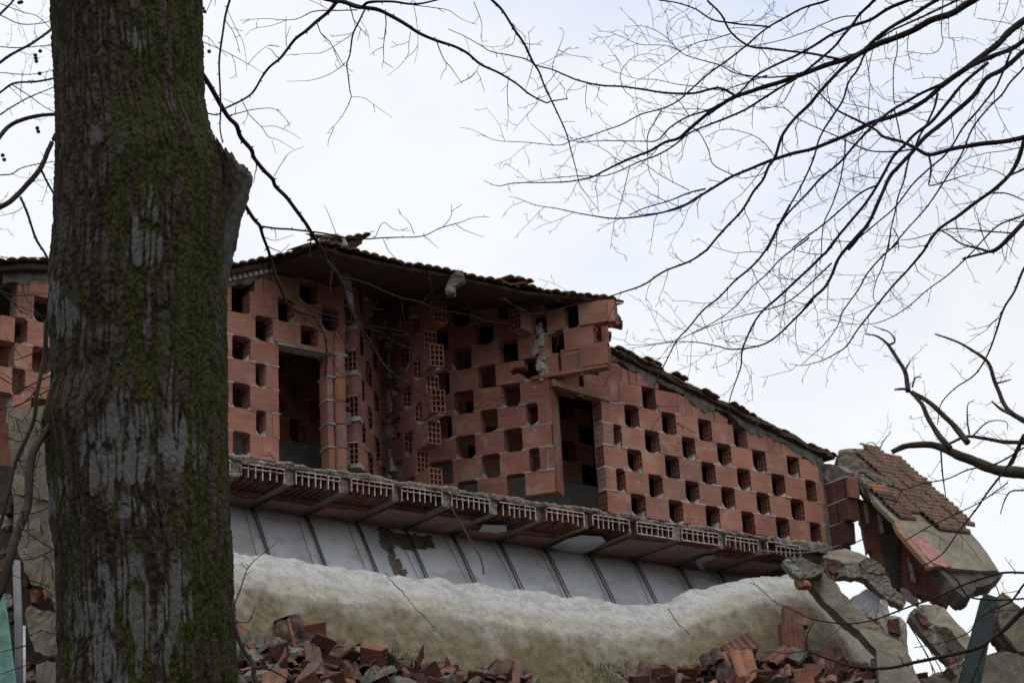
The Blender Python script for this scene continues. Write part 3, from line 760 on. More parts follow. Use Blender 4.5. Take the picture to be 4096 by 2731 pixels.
# ================================================================== CANOPY (long fallen concrete parapet below the slab)
top = px('D', (330, 1240), (525, 1268), (600, 1282), (680, 1290), (745, 1306), (800, 1311), (905, 1325), (1000, 1333), (1100, 1350), (1240, 1360), (1330, 1376), (1430, 1390), (1500, 1389), (1535, 1391), (1550, 1376), (1600, 1360), (1640, 1345), (1700, 1334), (1760, 1334), (1828, 1324), (1880, 1340), (1925, 1384), (1990, 1440), (2030, 1490), (2060, 1560))
low = px('D', (280, 1290), (525, 1325), (650, 1345), (780, 1365), (900, 1375), (1050, 1400), (1200, 1425), (1330, 1440), (1450, 1450), (1535, 1445), (1600, 1412), (1700, 1378), (1830, 1350), (1900, 1400), (2040, 1580))
xs = np.arange(590, 3540, 8.0)
ty = np.interp(xs, *zip(*top)); ly = np.maximum(np.interp(xs, *zip(*low)), ty+12)
ty = ty+(fbm(np.stack([xs*.02, xs*0, xs*0], -1), 5)-.5)*16-10+np.round((fbm(np.stack([xs*.012, xs*0+3, xs*0], -1), 3)-.5)*9)*4
prow = [(0, None)]
grid = []; band = []
for x, a, b in zip(xs, ty, ly):
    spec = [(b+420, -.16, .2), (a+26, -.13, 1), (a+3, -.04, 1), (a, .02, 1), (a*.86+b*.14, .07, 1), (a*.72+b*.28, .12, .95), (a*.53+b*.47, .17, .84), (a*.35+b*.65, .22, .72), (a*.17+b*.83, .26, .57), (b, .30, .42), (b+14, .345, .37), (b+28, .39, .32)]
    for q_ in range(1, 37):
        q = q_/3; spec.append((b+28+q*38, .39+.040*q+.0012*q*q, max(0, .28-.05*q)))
    r = []; rb = []
    for (yy, off, bd) in spec:
        off += .022*(fbm(np.array([x*.004, yy*.004, 2.]), 4)-.5)*2; r.append(on('R', x, yy, off)); rb.append(bd)
    grid.append(r); band += rb
base = on('R', 2000, 2700, 1.0)
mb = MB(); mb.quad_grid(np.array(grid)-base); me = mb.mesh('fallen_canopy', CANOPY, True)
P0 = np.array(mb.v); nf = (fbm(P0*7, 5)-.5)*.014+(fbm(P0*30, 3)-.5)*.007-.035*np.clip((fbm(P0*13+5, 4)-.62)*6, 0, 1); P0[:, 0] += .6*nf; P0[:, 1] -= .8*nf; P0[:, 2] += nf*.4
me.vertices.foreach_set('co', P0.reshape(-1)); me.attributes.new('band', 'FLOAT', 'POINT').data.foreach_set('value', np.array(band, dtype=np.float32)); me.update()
can = thing('fallen_canopy', 'long stained concrete parapet with broken white top edge sagging below the floor slab', 'concrete parapet', base)
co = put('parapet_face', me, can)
# cracks: thin dark broken channels standing in the face
def crack(pts, offs, r=.006):
    pts = spline([np.array([*p, o]) for p, o in zip(pts, offs)], 5); q = []
    for i, (x, y, o) in enumerate(pts): q.append(on('R', x+random.uniform(-4, 4), y+random.uniform(-3, 3), o)-base)
    m2 = MB(); m2.tube(q, [r*random.uniform(.5, 1.2) for _ in q], 5); put('crack', m2.mesh('crack', DARKDEBRIS), can)
crack(px('B', (1050, 895), (1100, 960), (1150, 1010), (1190, 1060), (1260, 1140), (1350, 1230)), (.27, .38, .46, .52, .60, .70))
crack(px('D', (1535, 1393), (1552, 1425), (1585, 1455)), (.17, .40, .50))

# ================================================================== LOOSE CONCRETE PIECES at the torn right corner
def piece(name, label, cat, pts, thick, mats, cuts=4, amp=.012, freq=18, back=None, group=None):
    me, o = chunk(name, pts, thick, mats, cuts, amp, freq, back); return tag(put(name, me, None, o), label, cat, group)
Z = lambda Y, *p: [(x, y, Y) for x, y in px('z4', *p)]
QQ = lambda Y, *p: [(x, y, Y) for x, y in px('Q', *p)]
SS = lambda Y, *p: [(x, y, Y) for x, y in px('S', *p)]
def QD(c, *p): return [(*px(c, (x, y))[0], Y) for x, y, Y in p]
piece('concrete_slab', 'long greenish concrete slab leaning down from the broken parapet end', 'concrete slab',
      QD('Q', (450, 450, 20.75), (640, 415, 20.75), (770, 530, 20.7), (890, 680, 20.6), (1020, 830, 20.5), (1190, 940, 20.4), (1290, 1060, 20.35), (1450, 1140, 20.3), (1560, 1330, 20.2), (1680, 1640, 20.0), (1680, 1800, 20.0), (1250, 1800, 20.0), (1180, 1210, 20.2), (1000, 1010, 20.4), (860, 910, 20.5), (700, 760, 20.6), (550, 600, 20.7)), .16, CONCRETE)
piece('concrete_block', 'pale broken beam end with grey cut face resting on top of the leaning slab', 'concrete block',
      QQ(20.5, (250, 255), (330, 248), (430, 262), (520, 295), (630, 350), (642, 410), (500, 462), (440, 474), (400, 400), (360, 320)), .30, CONCRETE)
piece('cut_face_block', 'small grey concrete lump at the left cut end of the pale broken beam', 'concrete block', QQ(20.45, (214, 305), (250, 258), (358, 322), (398, 402), (436, 474), (390, 470), (300, 400)), .2, GREY)
piece('broken_brick', 'orange brick fragment wedged under the pale broken beam end', 'brick fragment', QQ(20.5, (345, 470), (410, 478), (480, 500), (520, 550), (440, 560), (380, 560)), .15, BRICK, 2, .008)
bt_ = thing('broken_beam', 'broken concrete beam with pale top hanging between the slab end and the fallen roof', 'concrete beam', at(*px('z4', (650, 870))[0], 21.0))
def sub(root, name, pts, thick, mats, cuts=4, amp=.013, freq=18, back=None):
    me, o = chunk(name, pts, thick, mats, cuts, amp, freq, back); return put(name, me, root, o-np.array(root.location))
sub(bt_, 'beam_top', QD('Q', (625, 245, 20.9), (720, 185, 21.1), (860, 163, 21.3), (1000, 200, 21.3), (1090, 242, 21.2), (1010, 312, 20.95), (840, 312, 20.9), (755, 275, 20.9), (640, 268, 20.9)), .16, CONCRETE)
sub(bt_, 'beam_face', QQ(20.92, (640, 268), (755, 276), (840, 314), (1010, 314), (1010, 455), (950, 462), (800, 448), (750, 505), (690, 440), (650, 340)), .22, SCREED)
sub(bt_, 'beam_top', QQ(20.95, (1015, 305), (1092, 248), (1200, 296), (1265, 360), (1290, 430), (1180, 420), (1080, 400)), .2, CONCRETE)
sub(bt_, 'beam_face', QQ(20.97, (1010, 320), (1080, 402), (1180, 425), (1290, 432), (1330, 480), (1350, 560), (1425, 620), (1510, 690), (1480, 765), (1380, 722), (1300, 690), (1160, 562), (1080, 480), (1005, 455)), .22, SCREED)
sub(bt_, 'brick', QQ(20.85, (680, 300), (800, 310), (800, 420), (720, 410), (690, 380)), .1, BRICKDIRTY, 2, .006)
piece('plaster_block', 'small white plastered block below the broken beam', 'plaster block', QQ(21.1, (915, 685), (1090, 588), (1200, 640), (1240, 720), (1232, 840), (1190, 905), (1080, 862), (1015, 832), (950, 760)), .22, PLASTER, 3, .006)
pc = thing('broken_pier', 'short ragged brick pier standing under the broken beam', 'pier', at(*px('z4', (870, 1250))[0], 20.95))
sub(pc, 'pier_core', QQ(20.97, (1195, 880), (1235, 690), (1300, 700), (1330, 860), (1440, 870), (1505, 940), (1525, 1330), (1450, 1150), (1290, 1060), (1230, 1010)), .2, MORTAR)
sub(pc, 'brick', QQ(20.9, (1310, 900), (1430, 890), (1440, 1060), (1330, 1030)), .12, BRICKDIRTY, 2, .006)
sub(pc, 'brick', QQ(20.9, (1195, 920), (1225, 915), (1265, 1010), (1235, 1000)), .1, BRICK, 2, .005)
b3 = thing('broken_beam', 'fallen concrete beam sloping down to the right behind the green post', 'concrete beam', at(*px('z4', (1180, 1250))[0], 20.3))
sub(b3, 'beam_top', QD('S', (225, 742, 20.6), (380, 748, 20.8), (470, 778, 20.8), (770, 1110, 20.3), (705, 1225, 20.1), (560, 1030, 20.3), (500, 978, 20.35), (385, 978, 20.4), (325, 935, 20.5), (278, 860, 20.5)), .16, CONCRETE)
sub(b3, 'beam_face', QQ(20.42, *[((x*.38256+3596-3050)/.38265, y) for x, y in ((140, 800), (226, 752), (278, 866), (326, 940), (385, 984), (500, 984), (560, 1040), (700, 1230), (660, 1335), (530, 1362), (440, 1272), (340, 1152), (235, 1040), (120, 880))]), .22, SCREED)
sub(b3, 'brick', SS(20.35, (170, 830), (225, 830), (330, 960), (300, 990), (230, 940)), .1, BRICKDIRTY, 2, .006)
sub(b3, 'brick', SS(20.35, (520, 1300), (620, 1290), (640, 1340), (545, 1365)), .1, BRICK, 2, .006)
piece('concrete_plate', 'wide pale concrete plate in the lower right corner', 'concrete plate', SS(18.2, (515, 1395), (640, 1338), (850, 1288), (1090, 1222), (1180, 1250), (1310, 1290), (1420, 1300), (1420, 1950), (560, 1950), (600, 1490)), .3, CONCRETE, 4, .014, 9)
piece('concrete_block', 'rounded pale concrete lump lying low beside the green post', 'concrete block', SS(18.6, (305, 1505), (380, 1458), (480, 1448), (560, 1478), (612, 1530), (600, 1900), (300, 1900)), .3, CONCRETE)
bw = thing('concrete_wedge', 'pointed concrete wedge standing on the plate at the right edge', 'concrete wedge', at(*px('z4', (1590, 1220))[0], 18.4))
sub(bw, 'wedge_face', SS(18.4, (1090, 603), (1135, 650), (1280, 800), (1420, 830), (1420, 1250), (1250, 1228), (1095, 1045), (1050, 960), (1050, 830)), .22, CONCRETE)
sub(bw, 'wedge_side', SS(18.47, (1090, 605), (1048, 832), (1048, 962), (1092, 1050), (1235, 1228), (1180, 1240), (1090, 1185), (1020, 1095), (985, 1050), (1020, 900), (1060, 720)), .25, DARKDEBRIS)
# dark green steel post
gp = thing('steel_post', 'dark green steel post leaning in front of the concrete plate', 'post', at(*px('z4', (1310, 1700))[0], 17.2))
g0, g1 = at(*px('z4', (1455, 1050))[0], 17.4), at(*px('z4', (1300, 1720))[0], 17.2); ax = (g0-g1)/np.linalg.norm(g0-g1)
sd = np.cross(ax, [0, 1, 0]); sd /= np.linalg.norm(sd); bk = np.cross(sd, ax)
def bar(root, o, hw, hd, so_, do_, mat, name):
    mb = MB(); rl = np.array(root.location); q = []
    for e, k in ((g1, 1.25), (g0, .85)):
        for a, b in ((-1, -1), (1, -1), (1, 1), (-1, 1)): q.append(e+sd*(so_+a*hw)*k+bk*(do_+b*hd)-rl)
    mb.hexa(q); put(name, mb.mesh(name, mat), root)
bar(gp, 0, .075, .012, 0, -.05, GREENPOST, 'flange'); bar(gp, 0, .01, .05, 0, 0, GREENPOST, 'web'); bar(gp, 0, .075, .012, 0, .05, GREENPOST, 'flange')
# loose rebar wires in the gap
for q, pts in enumerate(([(960, 1200), (1050, 1350), (1130, 1510)], [(985, 1195), (1090, 1360), (1180, 1520)], [(1000, 1190), (1110, 1340), (1210, 1500)], [(1020, 1300), (1090, 1420), (1120, 1530)], [(1490, 960), (1510, 1010), (1525, 1060)])):
    P3 = spline([at(x, y, 20.7) for x, y in px('z4', *pts)], 5); m2 = MB(); m2.tube(P3-P3[0], .006, 5)
    tag(put('steel_wire', m2.mesh('steel_wire', STEEL), None, P3[0]), 'thin bent reinforcing wire hanging in the gap beside the green post', 'wire', 'reinforcing wires in the gap')
P3 = spline([on('R', x, y, .12) for x, y in px('z3', (1040, 1425), (1120, 1432), (1250, 1440), (1350, 1435), (1450, 1415), (1520, 1392), (1600, 1380), (1700, 1330))], 5); m2 = MB(); m2.tube(P3-P3[0], .007, 5)
tag(put('loose_cable', m2.mesh('loose_cable', PIPE, True), None, P3[0]), 'thin grey cable sagging from the slab edge to the fallen roof', 'cable')

# ================================================================== FALLEN ROOF (tilted tiled slab on the right)
Q0, Q1, Q2 = at(*px('z4', (545, 150))[0], 22.6), at(*px('z4', (1215, 870))[0], 21.2), at(*px('z4', (1510, 880))[0], 21.75)
e2 = (Q1-Q0); nn = np.cross(e2, Q2-Q0); nn /= np.linalg.norm(nn)
if nn@(Q0-CAM) > 0: nn = -nn
e2 /= np.linalg.norm(e2)
def rp(x, y, h=0):
    r = ray(*px('z4', (x, y))[0]); s = ((Q0+nn*h-CAM)@nn)/(r@nn); return CAM+r*s
fr = thing('roof_wreckage', 'collapsed roof corner tilted down at the right with mossy tiles and bare concrete', 'roof section', Q0)
def rpoly(name, pts, h, th, mat, cuts=2, amp=.012, label=None):
    mb = MB(); F = [rp(x, y, h)-Q0 for x, y in pts]; n = len(F); mb.v = [tuple(p) for p in F]+[tuple(p-nn*th) for p in F]
    mb.f = [tuple(range(n)), tuple(range(2*n-1, n-1, -1))]+[((i+1) % n, i, n+i, n+(i+1) % n) for i in range(n)]; mb.m = [0]*len(mb.f)
    return put(name, rough(mb.mesh(name, mat), cuts, amp, 6, len(pts)), fr, label=label)
rpoly('roof_slab', [(545, 150), (610, 142), (775, 142), (850, 195), (1010, 300), (1180, 480), (1340, 650), (1440, 770), (1512, 882), (1400, 884), (1215, 868), (1100, 850), (980, 700), (900, 605), (760, 465), (720, 375), (640, 290), (560, 220)], 0, .045, CONCRETE, 3, .008)
rpoly('roof_underside', [(1215, 868), (1400, 884), (1512, 882), (1535, 915), (1460, 965), (1370, 985), (1345, 1030), (1300, 1045), (1240, 1000), (1200, 930), (1120, 860)], -.05, .16, DARKDEBRIS, 4, .04)
rpoly('membrane', [(950, 655), (1060, 680), (1140, 760), (1225, 858), (1185, 860), (1110, 835), (1020, 735)], .012, .02, PINK, 2, .006)
rpoly('edge_plank', [(880, 590), (905, 600), (985, 700), (1060, 785), (1120, 858), (1095, 862), (1010, 770), (900, 640)], .02, .05, WOOD, 2, .006)
# tiles: courses along the image-horizontal direction
e1 = rp(1200, 640)-rp(800, 600); e1 /= np.linalg.norm(e1); e2b = e2-e1*(e2@e1); e2b /= np.linalg.norm(e2b)
zax = np.cross(e1, e2b); zax = zax if zax@nn > 0 else -zax
def inpoly(x, y, poly):
    c = False; j = len(poly)-1
    for i in range(len(poly)):
        if (poly[i][1] > y) != (poly[j][1] > y) and x < (poly[j][0]-poly[i][0])*(y-poly[i][1])/(poly[j][1]-poly[i][1])+poly[i][0]: c = not c
        j = i
    return c
region = [(590, 150), (640, 142), (778, 142), (850, 195), (1010, 300), (1180, 480), (1340, 650), (1130, 650), (1060, 560), (890, 560), (830, 470), (715, 375), (840, 370), (800, 300), (690, 230)]
TF = tile_mesh(.30, .17, TILE, 2, .030, .012); TF2 = tile_mesh(.30, .17, TILE2, 2, .030, .012)
def project(Xw):
    c = Xw-CAM; zc = c@fwd; return 2048+FPX*(c@right)/zc, 1365.5-FPX*(c@upv)/zc
# tile local axes: x across channels -> along e2b, y along channel -> e1
xa = e2b; ya = e1; za = np.cross(xa, ya)
if za@nn < 0: xa = -e2b; za = np.cross(xa, ya)
ext = np.array([(rp(*q)-Q0) for q in region]); i0, i1 = (ext@e1).min(), (ext@e1).max(); j0, j1 = (ext@xa).min(), (ext@xa).max()
ii = i0
while ii < i1:
    jj = j0
    while jj < j1:
        cpt = Q0+e1*(ii+.13)+xa*(jj+.08); X_, Y_ = project(cpt); zx, zy = (X_-3000)/.65747, (Y_-1700)/.65747
        if inpoly(zx, zy, region):
            o = put('roof_tile', TF2 if (zx < 720+ (zy-375)*.9+60 and zy > 380) or random.random() < .06 else TF, fr)
            lp = e1*(ii+random.uniform(-.012, .012))+xa*jj+nn*(.014+random.uniform(0, .012))
            M_ = Matrix([[xa[k], ya[k], za[k]] for k in range(3)]) @ Matrix.Rotation(-.05+random.uniform(-.03, .03), 3, 'X') @ Matrix.Rotation(random.uniform(-.04, .04), 3, 'Z')
            o.matrix_local = Matrix.Translation(Vector(lp)) @ M_.to_4x4()
        jj += .165
    ii += .25
def fsub(name, pts, Y, thick, mats, cuts=3, amp=.018):
    me, o = chunk(name, [(x, y, Y) for x, y in px('z4', *pts)], thick, mats, 4, amp*.6, 18); return put(name, me, fr, o-Q0)
fsub('ridge_beam', [(525, 210), (545, 160), (600, 148), (660, 200), (740, 265), (830, 325), (872, 362), (800, 365), (720, 310), (690, 280), (620, 300), (560, 285)], 22.25, .2, CONCRETE, 3, .02)
fsub('column_stub', [(600, 305), (690, 290), (700, 320), (672, 345), (668, 440), (610, 435)], 22.2, .25, GREY, 3, .02)
fsub('concrete_lump', [(665, 330), (760, 345), (850, 370), (770, 390), (740, 455), (690, 420), (668, 370)], 22.15, .15, CONCRETE, 3, .02)
fsub('concrete_lump', [(455, 320), (475, 265), (520, 240), (600, 265), (590, 345), (545, 320), (470, 340)], 22.15, .2, SCREED, 3, .02)
fsub('torn_wall', [(655, 445), (745, 465), (790, 500), (850, 580), (905, 640), (960, 720), (1030, 790), (1100, 862), (1200, 900), (1240, 1000), (1225, 1060), (1200, 1110), (1170, 1080), (1130, 1085), (1100, 1040), (1060, 1060), (1040, 1030), (1000, 1055), (950, 1000), (900, 1010), (860, 960), (830, 880), (770, 830), (735, 760), (715, 770), (690, 640), (668, 560)], 22.35, .16, BRICKDIRTY, 4, .02)
fsub('dark_column', [(812, 600), (860, 590), (905, 700), (900, 830), (920, 990), (870, 1010), (840, 900), (800, 740)], 22.3, .2, DARKDEBRIS, 3, .02)
for pts in ([(690, 470), (715, 475), (725, 600), (705, 590)], [(770, 520), (800, 560), (815, 660), (790, 640)], [(960, 800), (985, 850), (1010, 960), (985, 940)], [(905, 980), (960, 1000), (1020, 1060), (1030, 1100), (960, 1060)]):
    fsub('mortar_streak', pts, 22.3, .1, MORTAR, 2, .01)

# ================================================================== LEFT DEBRIS beside the trunk
LBp = lambda Y, *p: [(x, y, Y) for x, y in px('LB', *p)]
lw = thing('broken_plaster_wall', 'cracked beige plaster wall left of the big trunk below the brick gable', 'wall', at(100, 2400, 16.6))
sub(lw, 'plaster_panel', LBp(16.7, (60, -780), (460, -820), (520, -400), (500, 0), (440, 10), (300, -20), (110, -60), (90, -400)), .2, CONCRETE, 3, .02)
sub(lw, 'plaster_panel', LBp(16.68, (110, -50), (300, -10), (335, 200), (370, 480), (345, 740), (260, 720), (170, 480), (120, 300)), .2, CONCRETE, 3, .018)
sub(lw, 'plaster_panel', LBp(16.72, (308, -10), (520, 10), (540, 560), (540, 960), (470, 940), (430, 780), (355, 735), (378, 480), (343, 200)), .2, CONCRETE, 3, .018)
sub(lw, 'plaster_panel', LBp(16.6, (215, 935), (260, 900), (330, 930), (480, 970), (540, 980), (540, 1340), (370, 1335), (310, 1290), (240, 1130)), .3, CONCRETE, 3, .022)
sub(lw, 'plaster_panel', LBp(16.55, (310, 1400), (400, 1385), (540, 1410), (540, 1900), (290, 1900)), .3, CONCRETE, 3, .022)
sub(lw, 'brick', LBp(16.62, (360, 770), (400, 745), (412, 820), (380, 850)), .1, BRICKDIRTY, 2, .006)
sub(lw, 'brick', LBp(16.62, (260, 770), (320, 760), (310, 870), (270, 880)), .1, BRICKDIRTY, 2, .006)
sub(lw, 'dark_core', LBp(17.1, (-60, -300), (600, -300), (600, 1900), (-60, 1900)), .2, DARKDEBRIS, 4, .08, 3)
def lcrack(pts, r=.008):
    q = spline([at(x, y, 16.56)-np.array(lw.location) for x, y in px('LB', *pts)], 6); q = q+(rng.random(q.shape)-.5)*.03; m2 = MB(); m2.tube(q, [r*random.uniform(.4, 1.3) for _ in q], 5); put('crack', m2.mesh('crack', DARKDEBRIS), lw)
for p in ([(150, -700), (200, -500), (180, -300), (260, -120)], [(300, -650), (330, -400), (290, -200), (340, 0)], [(420, -600), (400, -300), (450, -100)], [(150, -350), (300, -300), (480, -330)], [(430, 40), (440, 250), (500, 480)], [(200, 80), (250, 250), (230, 420)], [(400, 480), (450, 600), (480, 760)], [(250, 1150), (380, 1120), (520, 1160)]): lcrack(p)
def pole(name, label, cat, pts, r0, mat, n=10):
    P3 = np.array([at(x, y, Y) for x, y, Y in pts]); m2 = MB(); m2.tube(P3-P3[-1], r0, n)
    return tag(put(name, m2.mesh(name, mat, True), None, P3[-1]), label, cat)
pole('grey_pipe', 'grey vertical drainpipe in front of the cracked plaster wall', 'pipe', [(px('LB', (140, 520))[0]+(16.3,)), (px('LB', (160, 1100))[0]+(16.3,)), (px('LB', (165, 1900))[0]+(16.2,))], .033, PIPE)
pole('thin_pipe', 'thin pale pipe right of the grey drainpipe', 'pipe', [(px('LB', (200, 1080))[0]+(16.35,)), (px('LB', (205, 1900))[0]+(16.3,))], .018, PLASTER, 8)
tp = [at(*px('LB', q)[0], 14.5) for q in ((-40, 700), (60, 1400), (110, 1900))]; mb = MB()
q = []
for e, hw in ((tp[2], .052), (tp[0], .052)):
    for a, b in ((-1, -1), (1, -1), (1, 1), (-1, 1)): q.append(e+np.array([a*hw, b*.04, 0])-tp[2])
mb.hexa(q); tag(put('teal_post', mb.mesh('teal_post', TEAL), None, tp[2]), 'teal painted post leaning in the lower left corner', 'post')
for i, (x, y, s) in enumerate(((30, 400, 60), (10, 560, 70), (60, 860, 60), (90, 1000, 50), (215, 700, 40), (30, 200, 60), (60, 60, 60), (220, 1380, 60), (260, 1500, 50))):
    pts = [(x+s*math.cos(k)*random.uniform(.7, 1.2), y+s*math.sin(k)*random.uniform(.7, 1.2)) for k in np.linspace(0, 6.28, 7)[:-1]]
    piece('rubble_stone', '%s rubble stone at the left edge, %s' % (('dark', 'reddish', 'pale grey')[i % 3], ('upper, just below the low branch', 'beside the top of the grey pipe', 'left of the grey pipe, mid height', 'right of the teal post top', 'right of the grey pipe, high up', 'under the low branch', 'highest of the pile', 'low, right of the thin pipe', 'lowest, right of the thin pipe')[i]), 'stone', LBp(16.75, *pts), .15, [(DARKDEBRIS, BRICKDIRTY, SCREED)[i % 3]], 2, .03, 9, group='rubble stones behind the pipes')

# ================================================================== RUBBLE HEAPS
HL = px('D', (430, 1500), (545, 1492), (600, 1466), (660, 1450), (740, 1456), (800, 1480), (850, 1502), (900, 1532), (960, 1518), (1020, 1508), (1060, 1532), (1130, 1532), (1190, 1548), (1230, 1590))
HR = px('D', (1420, 1590), (1480, 1548), (1560, 1522), (1620, 1512), (1700, 1492), (1800, 1484), (1880, 1484), (1930, 1502), (2000, 1522), (2060, 1540), (2110, 1556), (2180, 1600))
mid = px('D', (1230, 1590), (1300, 1600), (1420, 1590))
def heap_top(x): return float(np.interp(x, *zip(*(HL+mid[1:2]+HR))))
rows = []
for x in np.arange(640, 3900, 30.0):
    yt = heap_top(x); rows.append([on('R', x, yt+14+q*55, .86+.17*q+.10*(fbm(np.array([x*.01, q*1.0, 0]), 3)-.5)) for q in range(0, 9)])
mb = MB(); mb.quad_grid(rows); put('rubble_mound', mb.mesh('rubble_mound', EARTH, True), kind='structure')
LBRICK = {k: v for k, v in (('a', brick_mesh(.30)), ('b', brick_mesh(.17)))}
for v in LBRICK.values(): v.materials[0] = BRICKDIRTY
slate = MB(); slate.box(0, .26, 0, .22, 0, .10, 0, .03); STONE = rough(slate.mesh('stone', RUBBLE), 3, .03, 8)
slate = MB(); slate.box(0, .34, 0, .26, 0, .05, 0, .02); FLAKE = rough(slate.mesh('flake', RUBBLE), 3, .018, 8, 4)
tl = tile_mesh(.40, .24, TILE2, 2, .03, .016); tl2 = tile_mesh(.22, .24, TILE2, 2, .03, .016)
sh = MB(); sh.box(0, .22, 0, .015, 0, .20, 0, .012); sh.box(0, .2, .016, .05, 0, .012, 0, .005); SHARD = sh.mesh('shard', BRICKDIRTY)
kinds = [('roof_tile', tl, 'roof tile', 'tiles'), ('roof_tile', tl2, 'roof tile', 'tiles'), ('hollow_brick', LBRICK['a'], 'brick', 'bricks'), ('hollow_brick', LBRICK['b'], 'brick', 'bricks'), ('brick_shard', SHARD, 'brick fragment', 'shards'), ('rubble_stone', STONE, 'stone', 'stones'), ('concrete_flake', FLAKE, 'concrete piece', 'flakes')]
LAB = {'tiles': 'broken red roof tile', 'bricks': 'dirty hollow brick', 'shards': 'thin red brick shard', 'stones': 'rough grey stone', 'flakes': 'flat grey concrete piece'}
SC = {}; ORD = 'first second third fourth fifth sixth seventh eighth ninth tenth eleventh twelfth'.split()
def scatter(outline, side, n, wts):
    x0, x1 = outline[0][0]+40, outline[-1][0]-20
    for q in range(n):
        x = random.uniform(x0, x1); yt = heap_top(x); y = yt+(26 if side == 'left' else 46)+random.random()**1.15*(2790-yt)
        nm, me, cat, g = random.choices(kinds, wts)[0]
        off = .90+.17*(y-yt)/55+random.uniform(-.02, .05)
        p = on('R', x, min(y, 2850), off)
        o = put(nm, me, None, p, (random.gauss(.40, .38), random.gauss(0, .34), aR+random.uniform(-1.4, 1.4)))
        s = random.choice((.4, .5, .6, .7, .8, .95)); o.scale = (s, s, s)
        f = (x-x0)/(x1-x0); w1 = ('far left end', 'left part', 'middle', 'right part', 'far right end')[min(4, int(f*5))]; h = (y-yt)/(2800-yt); w2 = 'crest' if h < .3 else 'slope' if h < .65 else 'foot'
        sz = 'small' if s < .55 else 'large' if s > .75 else 'middling'
        SC.setdefault((sz, g, w2, side, w1), []).append((x, o, cat))
scatter(HL, 'left', 260, (30, 34, 1, 3, 28, 9, 7)); scatter(HR, 'right', 260, (40, 34, 1, 3, 26, 3, 3))
for (sz, g, w2, side, w1), lst in SC.items():
    lst.sort(key=lambda q: q[0])
    for k, (x, o, cat) in enumerate(lst):
        n = '' if len(lst) == 1 else ', %s from left' % ORD[min(k, 11)]
        tag(o, '%s %s, %s of %s rubble heap, %s%s' % (sz, LAB[g], w2, side, w1, n), cat, '%s in the %s rubble heap' % (g, side))
# pieces that stand out
def standout(nm, me, label, cat, c, p, off, rot, s=1):
    x, y = px(c, p)[0]; o = put(nm, me, None, on('R', x, y, off), rot); o.scale = (s,)*3; return tag(o, label, cat)
standout('roof_tile', tile_mesh(.40, .25, TILE2, 2, .035, .025), 'large clean orange roof tile facing outwards on the left heap', 'roof tile', 'P', (1185, 2640), 1.12, (1.0, -.45, aR-.3), 1.05)
standout('roof_tile', tile_mesh(.50, .16, TILE2, 1, .05, .016), 'long curved dark tile lying on top of the left heap', 'roof tile', 'P', (1150, 2465), .88, (.1, .62, aR-.1), 1.0)
standout('hollow_brick', LBRICK['a'], 'upright hollow brick showing its cells on the right of the left heap', 'brick', 'P', (1440, 2660), 1.1, (.5, .3, aR-1.0), .7)
# leaning stack of ribbed tiles
def ribbed(Wd, Hh, th):
    mb = MB(); n = 19; xs_ = np.linspace(0, Wd, n); yy = [-.014*(1 if (k//2) % 2 else 0) for k in range(n)]
    P0 = [[(x, y, z) for x, y in zip(xs_, yy)] for z in (0, Hh)]; P1 = [[(x, th, z) for x in xs_] for z in (Hh, 0)]; mb.quad_grid(P0+P1+[P0[0]])
    for x in (0, Wd): 
        b = len(mb.v); mb.v += [(x, yy[0] if x == 0 else yy[-1], 0), (x, th, 0), (x, th, Hh), (x, yy[0], Hh)]; mb.f.append((b, b+1, b+2, b+3)); mb.m.append(0)
    return mb.mesh('ribbed_block', TILE2)
standout('ribbed_block', ribbed(.235, .34, .10), 'tall ribbed pink clay block standing upright on the right heap', 'clay block', 'P', (3137, 2620), 1.05, (-.06, .03, aR-.35))
standout('ribbed_block', ribbed(.26, .20, .10), 'shorter ribbed clay block tilted on top of the tall upright one', 'clay block', 'P', (3141, 2490), 1.0, (-.2, .12, aR-.4))
standout('ribbed_block', ribbed(.30, .22, .10), 'wide flat pink clay block right of the tall upright one', 'clay block', 'P', (3240, 2690), 1.1, (-.1, .05, aR-.3))
standout('ribbed_block', ribbed(.34, .20, .10), 'mauve ribbed clay block lying tilted on the right heap crest', 'clay block', 'P', (2935, 2640), 1.05, (-.5, -.45, aR-.2))
# grass tufts between the heaps
mb = MB()
for q in range(900):
    x = random.choice((random.gauss(2420, 70), random.gauss(1560, 40))); y = random.uniform(2655, 2760) if x > 2000 else random.uniform(2600, 2680)
    p = on('R', x, y, 1.02+random.uniform(0, .1)); h = random.uniform(.02, .07); a = random.uniform(0, 6.28); dx, dy = .004*math.cos(a), .004*math.sin(a); lx, ly = random.gauss(0, .02), random.gauss(0, .02)
    b = len(mb.v); mb.v += [(p[0]-dx, p[1]-dy, p[2]), (p[0]+dx, p[1]+dy, p[2]), (p[0]+lx, p[1]+ly, p[2]+h)]; mb.f.append((b, b+1, b+2)); mb.m.append(0)
tag(put('grass', mb.mesh('grass', GRASS), kind='stuff'), 'short green grass sprouting between the two rubble heaps', 'grass')

